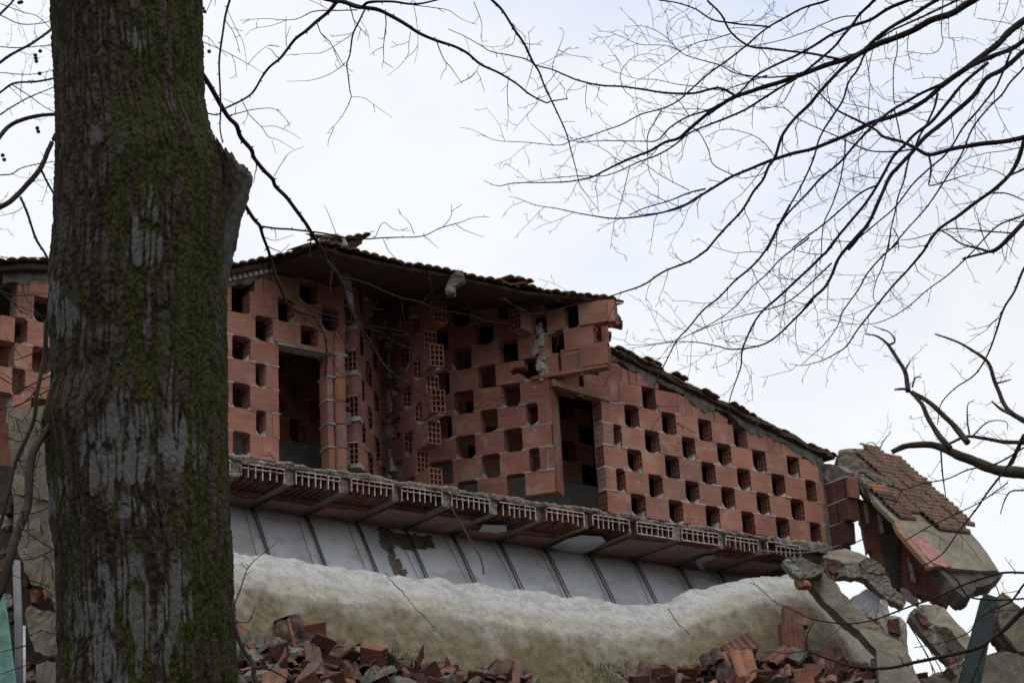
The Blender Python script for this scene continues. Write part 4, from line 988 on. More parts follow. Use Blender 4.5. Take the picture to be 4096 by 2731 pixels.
# ================================================================== BIG TRUNK
TD = 6.0
outl = [(-400, 195, 795), (0, 205, 800), (200, 216, 808), (400, 226, 816), (520, 230, 840), (600, 230, 875), (700, 228, 905), (900, 222, 915), (1000, 215, 915), (1100, 207, 908), (1200, 200, 903), (1300, 202, 905), (1400, 212, 905), (1550, 214, 906), (1640, 190, 906), (1700, 176, 906), (1780, 190, 908), (1900, 198, 912), (2050, 203, 916), (2200, 230, 924), (2400, 236, 932), (2731, 234, 948), (3200, 225, 975), (4200, 190, 1060), (5200, 80, 1180)]
oy, ol, orr = (np.array([o[i] for o in outl], float) for i in range(3))
zs = np.concatenate([np.linspace(-.3, 2.6, 60), np.linspace(2.62, 5.35, 640), np.linspace(5.4, 7.2, 30)])
th = np.concatenate([np.linspace(-.15, math.pi+.15, 430, endpoint=False)+math.pi, np.linspace(math.pi+.15, 2*math.pi-.15, 60, endpoint=False)+math.pi])
rows = []
cxs, rrs, pys = [], [], []
for z in zs:
    c0 = np.array([-1.1, TD, z]); 
    for it in range(3):
        X_, Y_ = project(c0); l, r = np.interp(Y_, oy, ol), np.interp(Y_, oy, orr)
        rr = np.array(ray((l+r)/2, Y_)); s = TD/rr[1]; c0 = np.array([rr[0]*s, TD, z])
    R_ = (r-l)/2/FPX*np.linalg.norm((c0-CAM)@fwd)
    cxs.append(c0[0]); rrs.append(R_); pys.append(Y_)
cxs, rrs, pys = map(np.array, (cxs, rrs, pys))
TH, ZZ = np.meshgrid(th, zs); RR = rrs[:, None]+0*TH
uu = TH*.27
warp = (fbm(np.stack([TH*2.2, ZZ*1.6, TH*0], -1), 4)-.5)
wu = uu+warp*.022+(fbm(np.stack([TH*14, ZZ*22, TH*0+90], -1), 3)-.5)*.005
furw = np.abs(fbm(np.stack([wu*50, ZZ*7, TH*0+3], -1), 2)-.5)*2
crk = np.abs(fbm(np.stack([wu*40, ZZ*46+5*fbm(np.stack([wu*30, ZZ*3, TH*0], -1), 2), TH*0+8], -1), 3)-.5)*2
hgt = np.clip(furw*3.6-.12, 0, 1)*.66+np.clip(crk*4.5-.1, 0, 1)*.34
fine = fbm(np.stack([wu*190, ZZ*120, TH*0], -1), 3)-.5
lumps = (fbm(np.stack([TH*1.5, ZZ*2.5, TH*0+20], -1), 3)-.5)*.035
Xt = cxs[:, None]+RR*np.cos(TH); Yt = TD+RR*np.sin(TH)*.95; Zt = ZZ+0*TH
fx = np.empty_like(Xt); PX = 2048+0*Xt; c_ = np.stack([Xt, Yt, Zt-CAMZ], -1); zc = c_@fwd; PX = 2048+FPX*(c_@right)/zc; PY = 1365.5-FPX*(c_@upv)/zc
def ell(cx, cy, rx, ry): return 1-np.sqrt(((PX-cx)/rx)**2+((PY-cy)/ry)**2)
rag = (fbm(np.stack([wu*26, ZZ*16, TH*0+31], -1), 5)-.5)
patch = np.max([ell(500, 1690, 120, 130), ell(430, 1850, 120, 190), ell(560, 1860, 90, 170), ell(420, 2330, 80, 90), ell(530, 2330, 90, 130), ell(420, 2520, 150, 230), ell(620, 2560, 130, 190), ell(215, 1990, 70, 90), ell(480, 2660, 160, 150), ell(500, 2020, 34, 48), ell(275, 1270, 60, 80), ell(215, 1180, 30, 90), ell(540, 150, 50, 60), ell(700, 2400, 90, 250)-.25, ell(610, 900, 60, 330)-.35, ell(540, 1000, 60, 260)-.4, ell(720, 1750, 120, 200)-.3], 0)
lich = np.clip((patch*1.4+rag*1.7+(hgt-.70)*1.1)*2.6-.45, 0, 1)
rows_l = np.clip((fbm(np.stack([wu*38, ZZ*16, TH*0+50], -1), 3)-.54)*8, 0, 1)*np.clip((hgt-.62)*5, 0, 1)*.55
lich = np.maximum(lich, rows_l*np.clip(1.1-np.abs(PX-520)/420, 0, 1))*np.clip(hgt*1.6-.25, 0, 1)
lich0 = lich
RR = RR-.009+hgt*.0125*(1-.45*lich0)+fine*.008*(1-.5*lich0)+lumps*.35
Xt = cxs[:, None]+RR*np.cos(TH); Yt = TD+RR*np.sin(TH)*.95; Zt = ZZ+0*TH
mo = fbm(np.stack([TH*5, ZZ*2.8, TH*0+60], -1), 5)
side = np.clip((PX-380)/450, 0, 1)*.40+np.exp(-((PX-700)/170)**2-((PY-500)/420)**2)*.30+np.exp(-((PX-780)/60)**2)*.12+np.exp(-((PX-600)/45)**2-((PY-1500)/160)**2)*.35
mossm = np.clip((mo-.49+side*.50+.35*(fbm(np.stack([wu*30, ZZ*12, TH*0+44], -1), 4)-.5))*5.5, 0, 1)*(1-.75*lich)*np.clip(1.25-.55*hgt, 0, 1)
tree = thing('tree', 'thick mossy tree trunk with a broken branch stub in the foreground', 'tree', (float(cxs[0]), TD, -.2))
T0 = np.array(tree.location)
nz_, nt_ = TH.shape; co_ = np.stack([Xt, Yt, Zt], -1).reshape(-1, 3)-T0
idx = np.arange(nz_*nt_).reshape(nz_, nt_); nx = np.roll(idx, -1, 1)
fc = np.stack([idx[:-1], nx[:-1], nx[1:], idx[1:]], -1).reshape(-1, 4)
def np_mesh(name, v, f, mat, smooth=True):
    me = bpy.data.meshes.new(name); me.vertices.add(len(v)); me.vertices.foreach_set('co', v.astype(np.float32).reshape(-1))
    me.loops.add(f.size); me.loops.foreach_set('vertex_index', f.astype(np.int32).reshape(-1)); me.polygons.add(len(f))
    me.polygons.foreach_set('loop_start', (np.arange(len(f))*f.shape[1]).astype(np.int32))
    me.materials.append(mat); me.update(calc_edges=True)
    if smooth: me.polygons.foreach_set('use_smooth', np.ones(len(f), bool))
    return me
me = np_mesh('trunk', co_, fc, BARK)
ca = me.color_attributes.new('bark', 'FLOAT_COLOR', 'POINT'); ca.data.foreach_set('color', np.stack([hgt, lich, mossm, 0*hgt+1], -1).astype(np.float32).reshape(-1))
put('trunk', me, tree)
# broken stub
ctr = spline([np.array(p, float) for p in ((760, 1420, 60), (800, 1250, 84), (826, 1120, 94), (852, 1000, 92), (880, 900, 86), (910, 810, 82), (932, 740, 80), (938, 680, 76), (925, 625, 66))], 10)
rows = []; at_c = []
nseg = 60
for i, (x, y, r) in enumerate(ctr):
    c = at(x, y, 5.99); rad = r/FPX*5.99; row = []
    for q in range(nseg):
        a = 2*math.pi*q/nseg
        h = (fbm(np.array([a*5, i*.16, 70.]), 4)-.5)*.022+(fbm(np.array([a*22, i*.5, 71.]), 3)-.5)*.012
        ax_ = .0
        p = c+(rad+h)*(right*math.cos(a)*1.0-fwd*math.sin(a)*.95)
        if i > len(ctr)-14:                     # torn slanted end
            k = (i-(len(ctr)-14))/13; p = p+upv*(-.05*math.cos(a)*k+(fbm(np.array([a*9, 3., 3.]), 3)-.5)*.06*k)
        row.append(p-T0); g = fbm(np.array([a*4, i*.12, 80.]), 4)
        right_side = max(0, math.cos(a)); at_c.append((h*20+.4, float(np.clip(.75*right_side+(g-.5)*2, 0, .62)), float(np.clip((g-.45)*3*(1-right_side), 0, 1)), 1))
    rows.append(row+[row[0]]); at_c.append(at_c[-nseg])
mb = MB(); mb.quad_grid(rows); b = len(mb.v); ec = np.mean(rows[-1][:-1], 0)-upv*.03; mb.v.append(tuple(ec))
e0 = (len(rows)-1)*(nseg+1)
for q in range(nseg): mb.f.append((e0+q, e0+q+1, b)); mb.m.append(0)
at_c.append((.2, .1, 0, 1))
me = mb.mesh('branch_stub', BARK, True); ca = me.color_attributes.new('bark', 'FLOAT_COLOR', 'POINT'); ca.data.foreach_set('color', np.array(at_c, np.float32).reshape(-1))
put('branch_stub', me, tree)
# knots: small raised rings on the bark
def knot(x, y, r, Yd):
    c = at(x, y, Yd); mb = MB(); an = np.linspace(0, 2*math.pi, 15)[:-1]; rr_ = []
    for (k, d) in ((1.6, .012), (1.15, -.012), (.8, -.012), (.55, .004)): rr_.append([c+(right*math.cos(a)+upv*1.25*math.sin(a))*r*k*(1+.12*math.sin(3*a))+fwd*d-T0 for a in list(an)+[0]])
    mb.quad_grid(rr_); b = len(mb.v); mb.v.append(tuple(c+fwd*.02-T0)); n = len(mb.v)-1-15
    for q in range(14): mb.f.append((n+q, n+q+1, b)); mb.m.append(0)
    me = mb.mesh('knot', BARK, True); ca = me.color_attributes.new('bark', 'FLOAT_COLOR', 'POINT'); ca.data.foreach_set('color', np.array([(.8, .55, 0, 1)]*30+[(.8, .3, 0, 1)]*15+[(.1, 0, 0, 1)]*16, np.float32).reshape(-1)); put('knot', me, tree)
knot(472, 1465, .011, 5.75); knot(500, 2025, .012, 5.752)

# ================================================================== BRANCHES
def twig_rec(mb, p, d, length, r, level):
    n = 3 if level else 5; pts = [p]; d = d/np.linalg.norm(d); step = length/n
    for i in range(n):
        d = d+rng.normal(0, .20 if level == 0 else .26, 3)*np.array([1, .7, 1])+np.array([0, 0, .03]); d /= np.linalg.norm(d); pts.append(pts[-1]+d*step)
    mb.tube(np.array(pts), np.linspace(r, max(r*.45, .0011), n+1), 3, 0, False)
    if level < 2:
        m = int(length/(.075 if level == 0 else .06)); sg = 1 if rng.random() < .5 else -1
        for i in range(m):
            t = (i+.6+rng.uniform(-.3, .3))/max(m, 1)*n; k = min(int(t), n-1); q = pts[k]+(pts[k+1]-pts[k])*(t-k); tg = pts[k+1]-pts[k]; tg = tg/np.linalg.norm(tg)
            sd_ = np.cross(tg, fwd+rng.normal(0, .45, 3)); sd_ /= np.linalg.norm(sd_); sg = -sg
            ang = rng.uniform(.6, 1.05); l2 = length*rng.uniform(.15, .45)*(1-.5*i/max(m, 1))
            if l2 < .015: continue
            twig_rec(mb, q, tg*math.cos(ang)+sd_*sg*math.sin(ang), l2, max(r*.6, .0013), level+1)
def branch(root, c, pts, w0, w1, D, dD=0.0, twigs=1.0, ext=None, mat=TWIG, knobs=True, tw_len=(.12, .42), sides=7, twlev=0):
    """survey polyline, widths in survey units, distance D (+dD along it)"""
    O = np.array(root.location); P2 = px(c, *pts); n = len(P2)
    P3 = np.array([at(x, y, D+dD*i/(n-1)) for i, (x, y) in enumerate(P2)])
    P3 = P3+np.stack([0*np.arange(n), .012*np.sin(np.arange(n)*1.7+P2[0][0]), 0*np.arange(n)], 1)
    s = CR[c][2]; rad = np.linspace(w0, w1, n)*s/2/FPX*D
    rad = rad*1.22
    C = spline(P3, 5); rc = np.interp(np.linspace(0, len(P3)-1, len(C)), np.arange(len(P3)), rad)
    if ext is not None:                  # runs on, outside the picture, to the parent limb
        ts = np.linspace(0, 1, 15)[:-1, None]; e_ = np.array(ext); Lx = np.linalg.norm(C[0]-e_); t0 = (C[0]-C[3])/np.linalg.norm(C[0]-C[3])
        m1 = C[0]+t0*Lx*.38; m0 = e_+(C[0]-e_)*.30+np.array([0, 0, .12*Lx])
        bz = e_*(1-ts)**3+3*m0*ts*(1-ts)**2+3*m1*ts**2*(1-ts)+C[0]*ts**3
        C = np.vstack([bz, C]); rc = np.concatenate([rc[0]*np.linspace(1.9, 1, 15)[:-1], rc])
    seg = np.linalg.norm(np.diff(C, axis=0), axis=1); Ls = np.concatenate([[0], np.cumsum(seg)])
    C = C+np.stack([vnoise(np.stack([Ls*9+q*7, Ls*0+P2[0][0]*.01, Ls*0+q], -1))-.5 for q in range(3)], 1)*np.minimum(rc, .012)[:, None]*.9
    rc = rc*(1+.16*(vnoise(np.stack([Ls*22, Ls*0, Ls*0+D], -1))-.5))
    mb = MB(); mb.tube(C-O, rc, sides)
    T = np.gradient(C, axis=0); T /= np.linalg.norm(T, axis=1)[:, None]
    if knobs:
        d = .05
        while d < Ls[-1]:
            k = np.searchsorted(Ls, d)-1; sd_ = np.cross(T[k], fwd+rng.normal(0, .3, 3)); sd_ /= np.linalg.norm(sd_); sd_ *= (1 if rng.random() < .5 else -1)
            dr = T[k]*.6+sd_; dr /= np.linalg.norm(dr); r = rc[k]; h = r*1.12+.002
            mb.tube(np.array([C[k]-O, C[k]+dr*h*.8-O, C[k]+dr*(h+rng.uniform(.001, .008))-O]), [min(r*.7, .006), min(r*.6, .004), .0012], 4); d += rng.uniform(.035, .09)
    o = put('branch', mb.mesh('branch', mat, True), root)
    if twigs > 0:
        tb_ = MB(); d = rng.uniform(.05, .15); sg = 1; d0 = Ls[5] if ext is not None else 0; d += d0
        while d < Ls[-1]:
            k = np.searchsorted(Ls, d)-1; sd_ = np.cross(T[k], fwd+rng.normal(0, .5, 3)); sd_ /= np.linalg.norm(sd_); sg = -sg if rng.random() < .8 else sg
            ang = rng.uniform(.5, 1.1); l = rng.uniform(*tw_len)*(1 if rng.random() < .75 else .45)*(1.15-.5*d/Ls[-1])
            twig_rec(tb_, C[k]-O, T[k]*math.cos(ang)+sd_*sg*math.sin(ang), l, float(np.clip(rc[k]*.45, .0016, .0030)), twlev); d += rng.uniform(.075, .165)/twigs
        if tb_.v: put('twigs', tb_.mesh('twigs', mat), o, kind='stuff')
    return o

# ---- branches of the big trunk tree
tip = np.array([-.9, 6.3, 6.6])
BT_ = lambda c, pts, w0, w1, D=7.2, dD=0.0, tw=.45, ext=None, **k: branch(tree, c, pts, w0, w1, D, dD, tw, ext, **k)
BT_('C2', [(0, 440), (20, 480), (80, 580), (130, 655), (180, 735), (235, 800), (260, 870), (320, 935), (340, 990), (395, 1060), (455, 1120), (470, 1165), (540, 1240), (600, 1320), (660, 1400), (695, 1460), (740, 1540), (790, 1640)], 30, 22, 6.6, .8, .35, at(640, 120, 6.05), tw_len=(.08, .26))
BT_('z1', [(690, 100), (745, 175), (800, 265), (840, 370), (880, 470), (930, 580), (990, 650), (1040, 740), (1090, 810), (1190, 900), (1290, 960), (1380, 1000), (1480, 1040), (1560, 1100)], 20, 4, 7.4, .2, 1.0, tw_len=(.1, .35))
BT_('C2', [(870, 0), (850, 30), (800, 70), (730, 130), (670, 200), (600, 245), (545, 300), (500, 370), (440, 430), (390, 480), (330, 570), (270, 630), (150, 690), (110, 712), (40, 705)], 24, 8, 7.2, 0, .5, at(1420, -260, 7.2), tw_len=(.08, .3))
BT_('C2', [(820, 0), (900, 15), (1000, 40), (1110, 55), (1200, 110), (1300, 165), (1380, 205), (1480, 255), (1600, 305), (1680, 340), (1760, 395), (1880, 460), (1989, 535), (2069, 588), (2170, 635), (2200, 640), (2305, 625)], 28, 7, 7.2, .3, .5, at(1180, -60, 7.2), tw_len=(.08, .32))
BT_('C2', [(830, 5), (900, 20), (960, 35), (1010, 42), (1060, 22), (1200, 15), (1340, 20), (1480, 0), (1560, -20)], 26, 8, 7.15, 0, .5, tw_len=(.08, .3))
BT_('C2', [(1035, 50), (1000, 140), (960, 225), (940, 330), (920, 400), (930, 480), (940, 570), (945, 600), (920, 680), (880, 755), (805, 825)], 12, 2.5, 7.2, 0, .35, tw_len=(.05, .15))
for p, a in (([(960, 225), (880, 265), (770, 320), (680, 340), (530, 357)], 5), ([(920, 400), (830, 460), (720, 490), (640, 508), (545, 520)], 5), ([(945, 600), (1030, 615), (1090, 665), (1205, 735)], 4), ([(540, 120), (450, 155), (340, 190), (280, 235)], 4), ([(545, 300), (540, 210), (540, 95)], 5),
             ([(170, 60), (225, 180), (265, 250), (285, 350), (295, 450)], 4), ([(0, 250), (140, 320), (290, 400), (395, 455)], 6), ([(270, 645), (310, 720), (385, 790), (430, 860), (500, 890), (590, 935)], 6), ([(385, 790), (470, 800), (560, 830), (630, 865)], 4), ([(455, 1120), (510, 1040), (560, 960), (650, 912)], 5),
             ([(295, 400), (350, 350), (430, 295), (490, 292)], 4), ([(1320, 190), (1310, 280), (1305, 355), (1250, 410), (1175, 470)], 4), ([(1760, 395), (1710, 470), (1590, 535)], 4), ([(1340, 30), (1355, 110), (1365, 200), (1365, 300), (1345, 390)], 4), ([(1340, 25), (1470, 55), (1560, 75), (1640, 115), (1740, 150)], 6), ([(1010, 140), (1050, 200), (1065, 300)], 3), ([(450, 880), (475, 960)], 3)):
    BT_('C2', p, a, 2.2, 7.2, rng.uniform(-.2, .2), .5, tw_len=(.03, .11), knobs=False, sides=5, twlev=1)
BT_('C2', [(985, 55), (880, 70), (720, 80), (620, 110), (540, 120), (400, 125), (250, 135)], 8, 2.5, 7.2, 0, .5, tw_len=(.05, .18))
BT_('C2', [(185, 0), (160, 90), (140, 240), (120, 400), (125, 550), (130, 700), (130, 820), (142, 900)], 15, 8, 6.5, 0, .4, at(940, -260, 6.5), tw_len=(.06, .2))
BT_('C2', [(270, 1270), (285, 1300), (340, 1370), (380, 1420), (400, 1490), (430, 1570), (450, 1640), (480, 1740), (520, 1840), (555, 1910), (640, 1960), (720, 2000), (790, 2140), (785, 2360)], 24, 9, 6.3, .5, .45, at(900, 690, 6.1), tw_len=(.08, .3))
BT_('C2', [(390, 1425), (480, 1425), (570, 1435), (680, 1460), (800, 1470), (930, 1485), (1040, 1500), (1150, 1500), (1240, 1485), (1400, 1473), (1500, 1440), (1600, 1410), (1640, 1385), (1720, 1360), (1815, 1368)], 12, 3, 6.4, .3, .3, tw_len=(.05, .16))
for p in ([(1600, 1410), (1660, 1445), (1780, 1480)], [(1345, 1475), (1310, 1390), (1245, 1325)], [(1095, 1495), (1150, 1405), (1220, 1440), (1330, 1440)], [(1400, 1473), (1500, 1565)], [(855, 1465), (830, 1400), (800, 1330), (780, 1290)], [(1150, 1500), (1185, 1568), (1260, 1650), (1330, 1720)], [(400, 1490), (470, 1500), (590, 1470)]):
    BT_('C2', p, 5, 2, 6.6, 0, .6, tw_len=(.03, .10), knobs=False, sides=5, twlev=1)
BT_('z1', [(800, 255), (880, 270), (970, 290), (1100, 340), (1215, 390), (1300, 410), (1390, 440), (1500, 462), (1600, 490), (1740, 530), (1880, 535)], 12, 3, 7.4, .2, 1.0, tw_len=(.08, .26))
BT_('z1', [(480, 350), (560, 400), (640, 470), (760, 500), (900, 540), (1050, 590), (1150, 660), (1300, 720), (1400, 760)], 8, 3, 6.7, .3, 1.2, tw_len=(.08, .28))
BT_('z1', [(620, 480), (750, 520), (900, 545), (1040, 560), (1200, 580)], 6, 3, 6.8, .2, 1.2, tw_len=(.08, .28))
# low branch left, small shoot right
BT_('P', [(215, 1680), (199, 1700), (142, 1790), (119, 1859), (102, 2006), (68, 2154), (34, 2256), (0, 2347), (-60, 2480)], 27, 34, 5.9, -.2, .25, at(280, 1600, 5.95), tw_len=(.1, .4), mat=MOSSYBARK)
BT_('P', [(205, 1275), (187, 1300), (176, 1400), (165, 1470), (150, 1580), (136, 1677), (68, 1825), (34, 1972), (5, 2100), (-40, 2200)], 18, 12, 6.5, 0, .9, tw_len=(.15, .5), mat=MOSSYBARK)
for c, p in (('L', [(0, 370), (130, 470), (250, 540), (350, 580), (440, 600)]), ('L', [(0, 1140), (100, 1190), (230, 1225), (370, 1245), (500, 1215)]), ('L', [(0, 360), (100, 395), (250, 405), (430, 395)]), ('L', [(500, 1110), (380, 1170), (240, 1220), (100, 1290), (0, 1320)]), ('L', [(450, 1250), (300, 1310), (150, 1390), (0, 1440)]), ('LB', [(470, 430), (350, 470), (250, 500), (150, 515)]), ('LB', [(430, 65), (330, 90), (230, 110), (0, 110)]), ('LB', [(500, 1310), (380, 1360), (200, 1430), (0, 1500)]), ('LB', [(430, 750), (350, 710), (200, 670), (100, 645)]), ('LB', [(265, 1245), (150, 1270), (0, 1295)]), ('LB', [(460, 425), (330, 340), (220, 270), (60, 140)])):
    branch(tree, c, p, 12, 5, 6.6, 0, .8, None, MOSSYBARK, True, (.06, .25), 5, 1)
BT_('B', [(270, 1568), (250, 1520), (245, 1450), (190, 1370), (145, 1240), (130, 1130), (125, 1060)], 30, 16, 5.75, .1, 0, at(1035, 2900, 5.7))
for p, a in (([(250, 1475), (350, 1490), (450, 1540), (560, 1590)], 13), ([(350, 1490), (410, 1400), (440, 1340), (520, 1270), (600, 1245), (690, 1222)], 7), ([(435, 1340), (400, 1310), (345, 1283)], 5), ([(130, 1110), (160, 1010), (190, 930), (215, 880), (260, 820), (330, 755), (388, 716)], 8), ([(215, 880), (190, 855), (168, 832)], 5), ([(140, 1200), (210, 1190), (240, 1150), (266, 1102)], 6), ([(90, 290), (300, 285), (450, 275), (640, 262)], 4), ([(380, 280), (385, 220), (345, 165)], 4)):
    BT_('B', p, a, 3, 5.75, 0, .25, tw_len=(.02, .06), sides=6, twlev=1)

# ---- right hand tree
rtree = thing('tree', 'bare tree whose long dark branches sweep in from the upper right', 'tree', (4.6, 10.4, 0)); RO = np.array(rtree.location)
mb = MB(); mb.tube(spline(np.array([(0, 0, -.2), (.05, 0, 2), (-.05, .1, 5), (.1, 0, 8), (0, 0, 11)])), np.linspace(.26, .12, 21), 14); put('trunk', mb.mesh('trunk', MOSSYBARK, True), rtree)
BR = lambda c, pts, w0, w1, D=9.5, dD=0.0, tw=1.0, ext=None, **k: branch(rtree, c, pts, w0, w1, D, dD, tw*1.25, ext, **k)
hub = lambda z: np.array([4.6, 10.4, z])
BR('C4', [(1570, 0), (1430, 85), (1300, 140), (1160, 200), (1010, 255), (900, 315), (800, 360), (680, 390), (590, 430), (500, 470), (330, 520), (190, 560), (80, 600), (0, 650), (-119, 730), (-219, 810), (-289, 870), (-369, 895), (-459, 940), (-559, 980), (-659, 1030), (-759, 1080), (-839, 1110), (-959, 1135), (-1119, 1150), (-1319, 1150), (-1419, 1160), (-1509, 1135)], 42, 3, 9.6, .6, .8, hub(9.2))
BR('C4', [(1340, 0), (1200, 80), (1060, 160), (960, 240), (880, 310), (800, 362)], 24, 20, 9.5, .1, .4, hub(9.4))
BR('C4', [(1460, 0), (1290, 80), (1130, 160), (1050, 200), (960, 250)], 14, 10, 9.7, 0, .4, hub(9.3))
BR('C4', [(945, 0), (860, 80), (810, 150), (740, 240), (700, 290), (600, 370), (500, 455)], 18, 14, 9.3, .2, .5, hub(9.6))
BR('C4', [(1180, 0), (1050, 50), (930, 110), (800, 165), (680, 225), (560, 290), (450, 345), (330, 410), (200, 480), (120, 560), (40, 620)], 22, 10, 9.4, .2, .6, hub(9.5))
BR('C4', [(690, -20), (640, 0), (510, 45), (400, 110), (280, 170), (140, 280), (0, 395), (-119, 490), (-219, 570), (-289, 630), (-389, 690), (-519, 720), (-639, 775), (-739, 815), (-859, 865), (-959, 885), (-1039, 905), (-1239, 895), (-1399, 890), (-1469, 865), (-1579, 810), (-1659, 805)], 14, 2.2, 9.2, .5, .8, hub(9.8))
BR('C4', [(830, 95), (740, 105), (640, 150), (520, 200), (380, 240), (200, 285), (0, 305), (-90, 315)], 8, 3, 9.3, 0, .8)
BR('C4', [(905, 300), (860, 330), (770, 395), (680, 490), (600, 580), (540, 650), (450, 740), (390, 820), (350, 890), (320, 980), (280, 1040), (240, 1140), (180, 1210), (110, 1320), (20, 1420), (-40, 1490), (-110, 1570)], 22, 13, 9.5, .2, .5)
BR('C5', [(430, 385), (340, 450), (200, 510), (100, 570), (0, 605), (-90, 640), (-250, 675), (-400, 715), (-560, 730)], 11, 2.5, 9.7, .1, .6)
BR('C4', [(915, 290), (880, 340), (840, 430), (780, 520), (740, 640), (680, 730), (630, 810), (590, 900), (560, 1000), (500, 1130), (430, 1260), (370, 1370), (330, 1420)], 13, 9, 9.6, .1, .6)
BR('C4', [(1350, 560), (1250, 640), (1080, 720), (930, 775), (820, 825), (700, 875), (560, 930), (420, 975), (300, 1000), (180, 1050), (60, 1105), (-40, 1165), (-139, 1220), (-219, 1270), (-299, 1310), (-419, 1340), (-579, 1358), (-699, 1370), (-799, 1362), (-919, 1335), (-1039, 1305), (-1179, 1290), (-1289, 1250), (-1349, 1230)], 28, 2.2, 9.8, .5, .8)
BR('C4', [(1950, 80), (1880, 130), (1800, 190), (1700, 290), (1600, 375), (1480, 460), (1350, 545)], 44, 30, 9.9, -.1, .4, hub(8.6))
BR('C4', [(1950, 210), (1880, 250), (1780, 310), (1660, 370), (1560, 420), (1440, 480), (1345, 550)], 30, 24, 9.7, 0, .4, hub(8.4))
BR('C4', [(1950, 260), (1880, 320), (1760, 430), (1650, 500), (1560, 610), (1450, 700), (1350, 790), (1240, 890), (1180, 960), (1100, 1040), (1040, 1110), (970, 1270), (920, 1380), (840, 1490), (780, 1568)], 30, 19, 9.5, .1, .5, hub(8.2))
BR('C5', [(970, 655), (980, 650), (930, 710), (870, 770), (790, 840), (700, 890), (560, 915), (480, 895), (380, 870), (270, 870), (160, 890), (20, 905)], 12, 2.2, 9.6, .2, 1.1)
BR('C5', [(1260, 265), (1220, 310), (1120, 430), (1080, 520), (1040, 590), (980, 650), (930, 710)], 17, 11, 9.6, 0, .5)
BR('C4', [(1660, 390), (1500, 530), (1400, 650), (1300, 760), (1200, 840), (1130, 920), (1060, 990), (1000, 1100), (960, 1170), (880, 1290), (800, 1380), (730, 1460), (650, 1568)], 20, 15, 9.6, .2, .5)
BR('C5', [(1100, 340), (1059, 392), (1000, 450), (900, 550), (800, 640), (700, 730), (640, 840), (610, 930), (605, 1000), (560, 1130), (540, 1210), (550, 1280)], 15, 3, 9.8, 0, .9)
BR('C4', [(1340, 590), (1320, 680), (1270, 780), (1225, 855), (1200, 920), (1160, 1000), (1130, 1130), (1090, 1240), (1075, 1320), (1050, 1430), (1030, 1568)], 14, 7, 9.7, .1, .5)
BR('C5', [(1390, 300), (1370, 390), (1340, 490), (1310, 560), (1300, 640), (1330, 680)], 7, 3, 9.7, 0, .8)
BR('C4', [(1820, 290), (1800, 330), (1740, 480), (1700, 560), (1600, 690), (1500, 800), (1440, 900), (1380, 980), (1300, 1050), (1180, 1160), (1080, 1290), (960, 1400), (840, 1500)], 14, 8, 9.4, .2, .6)
BR('C5', [(1080, 460), (1000, 540), (920, 610), (830, 670), (700, 715), (560, 755), (440, 790), (350, 825)], 8, 3, 9.7, 0, 1.1)
BR('C4', [(1950, 340), (1880, 430), (1800, 510), (1740, 600), (1650, 690), (1570, 790), (1520, 900), (1480, 990), (1400, 1110), (1300, 1260), (1230, 1350), (1150, 1440), (1040, 1568)], 12, 8, 9.2, .2, .6, hub(8.0))
BR('C5', [(1430, 350), (1360, 410), (1270, 510), (1220, 600), (1140, 710), (1110, 790), (1040, 890), (980, 940), (920, 990)], 9, 2.5, 9.5, .1, 1.0)
BR('C4', [(1960, 850), (1882, 860), (1750, 885), (1600, 910), (1450, 935), (1350, 955), (1280, 965), (1200, 935), (1100, 890), (1000, 850), (950, 815), (830, 760), (730, 700), (660, 640), (600, 590), (540, 530), (490, 510)], 32, 5, 9.0, .3, .7, hub(7.4))
BR('C4', [(1200, 940), (1080, 955), (920, 940), (800, 900), (680, 850), (560, 790), (450, 730), (370, 680), (250, 680), (100, 660)], 10, 3, 9.1, .1, 1.0)
BR('C4', [(1890, 880), (1850, 1000), (1800, 1090), (1700, 1190), (1600, 1260), (1480, 1340), (1350, 1430), (1260, 1550)], 26, 16, 9.1, .1, .5)
BR('C5', [(1600, 330), (1560, 400), (1480, 490), (1400, 580), (1310, 690), (1220, 800), (1160, 890), (1100, 935), (1030, 970), (930, 990), (860, 985)], 13, 2.5, 9.3, .2, 1.0)
BR('C4', [(1960, 1020), (1882, 1060), (1805, 1095), (1740, 1150)], 14, 10, 9.1, 0, .5, hub(7.0))
BR('C4', [(1690, 1210), (1770, 1220), (1882, 1260)], 10, 6, 9.1, 0, .6)
BR('C4', [(1960, 1310), (1882, 1390), (1800, 1470), (1700, 1568), (1560, 1610), (1500, 1620)], 20, 12, 9.0, 0, .6, hub(6.6))
BR('C5', [(2085, 260), (2010, 330), (1930, 400), (1850, 390), (1760, 360), (1700, 310), (1650, 290)], 16, 5, 9.0, 0, .9)
BR('C4', [(1800, 1465), (1640, 1455), (1460, 1430), (1360, 1445), (1200, 1500), (1100, 1510)], 9, 4, 9.1, 0, .9)
BR('C5', [(2150, 180), (2085, 210), (1970, 250), (1900, 310), (1800, 420), (1700, 510), (1580, 600), (1480, 690), (1380, 750), (1280, 775), (1160, 775), (1050, 755)], 9, 2.5, 9.0, .2, .9, hub(6.5))
BR('C5', [(2150, 400), (2085, 490), (2040, 600), (1980, 700), (1940, 820), (1900, 930), (1830, 1040), (1720, 1120), (1650, 1200), (1635, 1300)], 13, 4, 8.8, .1, .6, hub(6.0))
BR('C4', [(1280, 970), (1300, 1040), (1295, 1110), (1290, 1170), (1400, 1140), (1500, 1100), (1580, 1080)], 13, 4, 9.1, 0, .8)
BR('C4', [(970, 1150), (860, 1210), (740, 1310), (640, 1390), (540, 1470), (430, 1560)], 11, 8, 9.5, 0, .6)
